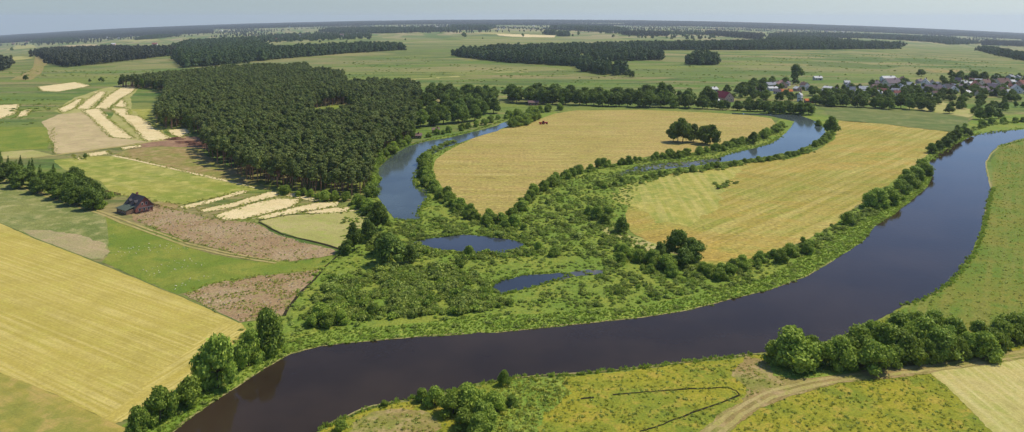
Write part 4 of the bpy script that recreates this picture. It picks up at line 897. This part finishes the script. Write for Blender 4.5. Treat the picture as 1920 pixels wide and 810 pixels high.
m = MB(); m.box(-l/2-2.9, -3.7, 2.7, -l/2-.75, 3.7, 2.85); obj('porch_roof', m.mesh('porch_roof', R_['slate']), o)

def fence(p0, p1, label):
    a = Vector((*P(*p0), 0)); b = Vector((*P(*p1), 0)); d = b-a; n = max(2, int(d.length/2.2)); o = empty('fence', a, math.atan2(d.y, d.x)); tag(o, label, 'fence')
    for k in range(n+1):
        m = MB(); x = d.length*k/n; m.box(x-.07, -.07, -.2, x+.07, .07, 1.35); obj('post', m.mesh('post', W_['wood']), o)
    for z in (.45, .95):
        m = MB(); m.box(0, .075, z, d.length, .115, z+.28); obj('rail', m.mesh('rail', W_['wood']), o)
fence((192,360), (226,368), 'dark wooden fence running from the tree row to the brick house')
fence((278,384), (300,390), 'short dark wooden fence right of the brick house')

# village
V1 = [
 (1357,190,16,11,4.5,5,115,'salmon','maroon','long maroon-roofed house with pink gable above the tree belt'),
 (1336,172,10,7,3,2.2,20,'white','light','small white house just left of the maroon-roofed house'),
 (1326,187,11,5,2.5,1.2,8,'cream','light','low pale shed in front of the maroon-roofed house'),
 (1340,193,9,5,2.5,1.2,30,'cream','light','second low pale shed below the maroon-roofed house'),
 (1466,164,14,10,4,4,80,'salmon','salmonx','salmon-coloured house with broad roof left of the lone tall tree'),
 (1445,164,12,8,3.5,2.5,20,'grey','grey','grey house left of the salmon-coloured one'),
 (1448,170,10,6,3,1.5,10,'white','light','white low house below the grey one at the village start'),
 (1474,176,12,6,3,2,-8,'cream','orange','house with orange roof below the salmon-coloured one'),
 (1500,190,4,4,6,2.5,45,'white','light','slim white tower-like building beside the long red shed'),
 (1529,193,19,6,2.4,1.4,-6,'brick','orange','long low red shed by the edge of the green field'),
 (1546,194,6,5,2.5,1.3,-6,'cream','orange','small shed with orange roof at the right end of the long red shed'),
 (1533,150,10,7,3,2,5,'cream','light','pale house behind the trees right of the lone tall tree'),
 (1592,166,9,8,3,3.5,70,'grey','grey','grey house hidden among trees in the middle of the village'),
 (1665,152,17,9,4,2.5,8,'white','light','large white-roofed hall at the back of the village'),
 (1672,162,18,11,4.5,5,15,'cream','purple','large house with broad mauve roof below the white-roofed hall'),
 (1693,156,11,9,4,4,75,'salmon','brown','house with brown roof right of the large mauve-roofed one'),
 (1735,162,13,9,4.5,5,60,'white','grey','tall white gabled house in the village centre'),
 (1750,171,16,8,3.5,3.5,-20,'cream','purple','long house with mauve roof right of the white gabled house'),
 (1778,170,13,9,4,3.5,20,'white','slate','blue-grey roofed house with white gable on the right'),
 (1790,173,9,7,3.5,3,70,'white','grey','small white gabled house touching the blue-grey roofed one'),
 (1720,184,9,6,3,1.6,5,'white','light','small white-roofed house low in the village'),
 (1742,186,6,5,2.5,1.4,10,'white','light','tiny pale shed low in the village right of the small white-roofed house'),
 (1705,176,9,6,3,2,10,'cream','grey','grey-roofed house half hidden behind village trees'),
 (1668,180,8,6,3,2,60,'cream','grey','small gabled house half hidden on the left side of the village'),
 (1830,166,12,9,4,4.5,70,'salmon','red','red-roofed gabled house in the right part of the village'),
 (1848,162,14,9,4,4.5,30,'cream','brown','brown-roofed house behind the red-roofed one'),
 (1862,170,13,9,4,4,110,'white','purple','mauve-roofed house in the right part of the village'),
 (1880,160,15,9,4,4.5,10,'cream','brown','wide brown-roofed house near the right edge'),
 (1895,150,12,8,4,3,40,'grey','grey','grey house at the back near the right edge'),
 (1902,158,10,7,3.5,2,5,'white','light','bright white-roofed house near the right edge'),
 (1906,174,13,9,4.5,4.5,65,'white','grey','grey-roofed white house low near the right edge'),
 (1918,163,12,9,4,4,20,'salmon','red','red-roofed house cut by the right edge'),
 (1843,174,11,8,3.5,3.5,20,'cream','purple','small mauve-roofed house below the red-roofed gabled house'),
 (1880,176,10,8,3.5,3.5,80,'brick','brown','brick house with brown roof between garden trees at right'),
 (1812,178,9,7,3,2,40,'white','light','pale little house left of the right group of the village'),
 (1000,197,9,5,2.6,1.4,4,'brick','brown','low brown-roofed cabin under the trees at the left end of the belt'),
 (847,205,7,5,2.6,1.4,30,'white','light','white cabin showing between the grove trees'),
 (860,213,6,4,2.4,1.2,80,'white','light','second white cabin lower in the grove'),
 (883,210,6,4,2.4,1.2,10,'white','light','third white cabin at the right of the grove'),
 (817,249,5,4,2.2,1.3,10,'wood','brown','small brown hut on the bank above the oxbow'),
 (780,259,7,4,2.0,1.2,8,'wood','brown','brown hut at the forest edge above the oxbow'),
]
R_['salmonx'] = plain('roof_salmon', (.42,.23,.18), .8, .3, .8, .06)
for hs in V1: house(*hs)
vr = random.Random(77)
spots = [h_[:2] for h_ in V1]
wl = ['white','cream','grey','salmon','white','cream']; rl_ = ['light','grey','brown','purple','light','grey','light','purple','red']
rn = dict(light='pale', grey='grey', brown='brown', purple='mauve', red='red', slate='dark slate', salmonx='salmon')
areas = [((1640,1925),(144,180),44,'in the right half of the village'), ((1400,1520),(158,176),9,'at the left end of the village'), ((1540,1680),(158,186),10,'in the tree-covered middle of the village')]
for (ux, vy, cnt, where) in areas:
    k = 0; tries = 0
    while k < cnt and tries < 900:
        tries += 1; u, v = vr.uniform(*ux), vr.uniform(*vy)
        if ux[0] > 1600 and v < 146 + (1925-u)*.05: continue
        if min((u-a)**2 + (2.2*(v-b))**2 for a, b in spots) < 13**2: continue
        spots.append((u, v)); w_, r_ = vr.choice(wl), vr.choice(rl_); l_ = vr.uniform(5.5, 10)
        house(u, v, l_, l_*.68, vr.uniform(2.4, 3.2), vr.uniform(1.6, 3), vr.uniform(0, 180), w_, r_, 'small %s house with %s roof %s' % (w_ if w_ != 'brick' else 'brick', rn[r_], where), 'house', 'village houses (%s, %s) %s' % (w_, rn[r_], where), chim=vr.random() < .6, wins=vr.random() < .5)
        k += 1
for i, (ln, n_) in enumerate([([(1650,158),(1780,160),(1920,156)], 6), ([(1640,176),(1760,178),(1920,182)], 6), ([(1700,190),(1800,186),(1920,192)], 7), ([(1420,168),(1500,170)], 8), ([(1560,176),(1700,184)], 7), ([(1760,152),(1920,148)], 8), ([(1330,188),(1420,182),(1500,184)], 9), ([(1740,196),(1830,208),(1920,200)], 8), ([(1660,168),(1790,170),(1920,170)], 6.5), ([(1740,208),(1800,212),(1840,216)], 8)]):
    row('broad', 'garden_tree', ln, n_, 5, (4, 8.5), 'small dark garden tree between the village houses', 'tree', 'small garden trees in the village', seed=300+i)

# far hamlets: each house is its own thing, too small to show windows
far_h = [(62,79,18),(50,80,12),(25,83,14),(200,72,16),(223,73,16),(245,69,14),(268,71,12),(213,85,14),(290,86,16),(350,61,14),(415,59,18),(430,60,14),(400,60,12),(470,56,12),
 (543,52,16),(530,72,16),(545,73,14),(560,68,14),(566,73,16),(580,69,14),(596,66,12),(610,70,14),(628,66,14),(640,68,16),(655,66,14),(668,64,12),(680,56,14),(690,57,14),(700,55,12),(520,76,12),(535,68,12),
 (757,53,20),(772,52,14),(800,53,14),(812,54,16),(822,54,24),(840,53,14),(788,50,14),(935,56,14),(945,54,12),(965,52,18),(1001,50,18),(1000,55,12),(1018,53,14),(1130,47,14),(1140,48,12),(1170,49,14),(1190,50,12),(1275,50,14),(1340,49,22),(1355,50,26),(1368,49,14),(1148,62,12),
 (1484,53,12),(1550,60,20),(1565,60,16),(1580,61,16),(1628,72,16),(1600,66,14),(1640,66,14),(1700,68,14),(1803,66,16),(1775,79,14),(1785,79,14),(1795,80,14),(1806,79,14),(1770,76,12),(1783,75,12),(1800,76,12),(1750,78,12),(1880,70,12),(1900,72,12)]
protos_h = {}
for i, (u, v, l) in enumerate(far_h):
    key = (['white','cream','salmon','white','grey'][i % 5], ['light','red','brown','light','grey','brown','light'][i % 7])
    x, y = P(u, v)
    if key not in protos_h:
        o = house(u, v, 14, 10, 5, 4, random.uniform(0, 180), key[0], key[1], '', chim=False, wins=False); protos_h[key] = o
    else:
        o = copy_tree(protos_h[key]); o.location = (x, y, float(zfun(x, y))); o.rotation_euler = (0, 0, random.uniform(0, 3.14))
    s = l/14*1.15; o.scale = (s, s, s); tag(o, {'light': 'pale-roofed', 'red': 'red-roofed', 'brown': 'brown-roofed', 'grey': 'grey-roofed'}[key[1]] + ' ' + key[0] + ' house in the distant hamlets below the horizon', 'house', 'distant %s houses with %s roofs' % key)

# masts on the horizon
def mast(u, v, h, label):
    x, y = P(u, v); o = empty('radio_mast', (x, y, float(zfun(x, y)))); tag(o, label, 'mast'); m = MB(); b = h*.035
    for sx in (-1, 1):
        for sy in (-1, 1): m.tube([(sx*b, sy*b, 0), (sx*b*.25, sy*b*.25, h*.95)], [.9, .6], 4)
    obj('lattice', m.mesh('lattice', gutter), o); m = MB()
    for k in range(14):
        z0, z1 = h*.95*k/14, h*.95*(k+1)/14; r0, r1 = b*(1-.75*k/14), b*(1-.75*(k+1)/14)
        for a, c in (((-1,-1),(1,-1)), ((1,-1),(1,1)), ((1,1),(-1,1)), ((-1,1),(-1,-1))): m.tube([(a[0]*r0, a[1]*r0, z0), (c[0]*r1, c[1]*r1, z1)], [.35, .35], 4)
    obj('brace', m.mesh('brace', gutter), o); m = MB(); m.tube([(0,0,h*.95), (0,0,h*1.08)], [.7, .3], 5); obj('antenna', m.mesh('antenna', gutter), o)
mast(701, 44, 75, 'tall thin mast on the horizon left of centre'); mast(991, 43, 85, 'tall thin mast on the horizon at the centre')

# red tractor on the hay field
tx, ty = P(1021, 233); o = empty('tractor', (tx, ty, 0), .2); tag(o, 'small red tractor parked at the upper left corner of the curved hay field', 'tractor')
red = plain('red_paint', (.45,.03,.02), .35); tyre = plain('rubber', (.02,.02,.02), .9)
m = MB(); m.box(-.3,-.45,.8,2.2,.45,1.7); m.box(2.0,-.4,.9,2.5,.4,1.55); m.box(-1.6,-.55,.8,-.3,.55,1.3); obj('body', m.mesh('body', red), o)
m = MB()
for sx in (-1.5, -.25):
    for sy in (-.6, .6): m.box(sx-.05, sy-.05, 1.3, sx+.05, sy+.05, 2.5)
m.box(-1.65,-.75,2.5,-.1,.75,2.65); c = obj('cab', m.mesh('cab', red), o); m = MB(); m.box(-1.45,-.55,1.35,-.3,.55,2.45); obj('pane', m.mesh('pane', glass), c)
for x_, r_, wd in ((-1.0, .85, .45), (1.8, .5, .3)):
    for sy in (-1, 1):
        m = MB(); m.tube([(x_, sy*.75, r_), (x_, sy*(.75+wd), r_)], [r_, r_], 14); wh = obj('wheel', m.mesh('wheel', tyre), o)
        m = MB(); m.tube([(x_, sy*(.75+wd*.5), r_), (x_, sy*(.78+wd), r_)], [r_*.45, r_*.45], 10); obj('rim', m.mesh('rim', red), wh)
m = MB(); m.box(-4.2,-1.1,.9,-2.0,1.1,1.1); m.box(-4.2,-1.1,1.1,-2.0,-1.0,1.6); m.box(-4.2,1.0,1.1,-2.0,1.1,1.6); m.box(-2.0,-.1,.8,-1.5,.1,.95); m.tube([(-3.1,-1.25,.5),(-3.1,-1.0,.5)],[.5,.5],12); m.tube([(-3.1,1.0,.5),(-3.1,1.25,.5)],[.5,.5],12); obj('hay_rake', m.mesh('hay_rake', red), o)

# felled brushwood and log heaps at the clearing
logm = plain('cut_logs', (.30,.15,.09), .9)
for i, (u, v, n, ln, lb) in enumerate([(352,268,26,6,'left heap of reddish logs at the forest corner'), (375,272,34,7,'largest heap of reddish logs and brush at the forest corner'), (392,266,18,5,'small heap of logs half under the pines'), (330,262,16,5,'brown brush heap left of the log heaps')]):
    x, y = P(u, v); m = MB(); r = random.Random(i)
    for k in range(n):
        a = r.gauss(.15, .25); cx, cy, cz = r.gauss(0, 2.4), r.gauss(0, 1.1), abs(r.gauss(0, .6)); dx, dy = math.cos(a)*ln/2, math.sin(a)*ln/2
        cz = max(.25, 1.7 - abs(cy)*.8) * r.uniform(.2, 1)
        m.tube([(cx-dx, cy-dy, cz), (cx+dx, cy+dy, cz+r.uniform(-.2,.2))], [.22, .17], 6)
    tag(obj('log_heap', m.mesh('log_heap', logm), None, (x, y, 0)), lb, 'log heap', 'log heaps at the clearing')

# ------------------------------------------------------------------ air
hm = bpy.data.materials.new('haze'); hm.use_nodes = True; nt = hm.node_tree; nt.nodes.clear()
ho = nt.nodes.new('ShaderNodeOutputMaterial'); pv = nt.nodes.new('ShaderNodeVolumePrincipled')
pv.inputs['Color'].default_value = (.86,.94,1,1); pv.inputs['Density'].default_value = 2.6e-5; pv.inputs['Anisotropy'].default_value = .2
nt.links.new(pv.outputs[0], ho.inputs['Volume'])
m = MB(); zmin = float(V[:, 2].min()) - 1; m.box(-19000, -1200, zmin, 19000, 15600, 125)
HAZE = True
pv.inputs['Density'].default_value = 5.6e-5
if HAZE: tag(obj('haze', m.mesh('haze', hm)), 'thin pale summer haze over the far land', 'haze', None, 'stuff')

# ------------------------------------------------------------------ sun, sky, camera
sd = Vector((.84, .40, 0)).normalized(); el = math.radians(55)
sl = bpy.data.lights.new('sun', 'SUN'); sl.energy = 4.4; sl.angle = math.radians(.53); sl.color = (1, .94, .80)
so = bpy.data.objects.new('sun', sl); C.objects.link(so)
dv = Vector((sd.x*math.cos(el), sd.y*math.cos(el), math.sin(el))); so.rotation_euler = dv.to_track_quat('Z', 'Y').to_euler(); so.location = (200, 0, 300)
w = bpy.data.worlds.new('World'); S.world = w; w.use_nodes = True; nt = w.node_tree
bg = nt.nodes['Background']; sky = nt.nodes.new('ShaderNodeTexSky'); sky.sky_type = 'NISHITA'; sky.sun_disc = False
sky.sun_elevation = el; sky.sun_rotation = math.atan2(sd.x, sd.y); sky.altitude = 100; sky.air_density = 1.0; sky.dust_density = .9; sky.ozone_density = 3.0
tc = nt.nodes.new('ShaderNodeTexCoord'); sx = nt.nodes.new('ShaderNodeSeparateXYZ'); cx = nt.nodes.new('ShaderNodeCombineXYZ'); mz = nt.nodes.new('ShaderNodeMath'); mz.operation = 'MAXIMUM'; mz.inputs[1].default_value = .02
nt.links.new(tc.outputs['Generated'], sx.inputs[0]); nt.links.new(sx.outputs[2], mz.inputs[0]); nt.links.new(sx.outputs[0], cx.inputs[0]); nt.links.new(sx.outputs[1], cx.inputs[1]); nt.links.new(mz.outputs[0], cx.inputs[2]); nt.links.new(cx.outputs[0], sky.inputs[0])
tm = nt.nodes.new('ShaderNodeMix'); tm.data_type = 'RGBA'; tm.blend_type = 'MULTIPLY'; tm.inputs[0].default_value = 1; tm.inputs[7].default_value = (.84,.98,1.24,1)
nt.links.new(sky.outputs[0], tm.inputs[6]); nt.links.new(tm.outputs[2], bg.inputs[0]); bg.inputs[1].default_value = .118
cam = bpy.data.cameras.new('camera'); co = bpy.data.objects.new('camera', cam); C.objects.link(co); S.camera = co
co.location = (0, 0, H); co.rotation_euler = (math.radians(90), 0, 0)
cam.sensor_width = 36; cam.lens = 36*F/1920; cam.shift_y = -(405-V0)/1920; cam.clip_end = 40000; cam.clip_start = 1
S.view_settings.view_transform = 'Standard'; S.view_settings.look = 'None'; S.view_settings.exposure = 0; S.view_settings.gamma = 1
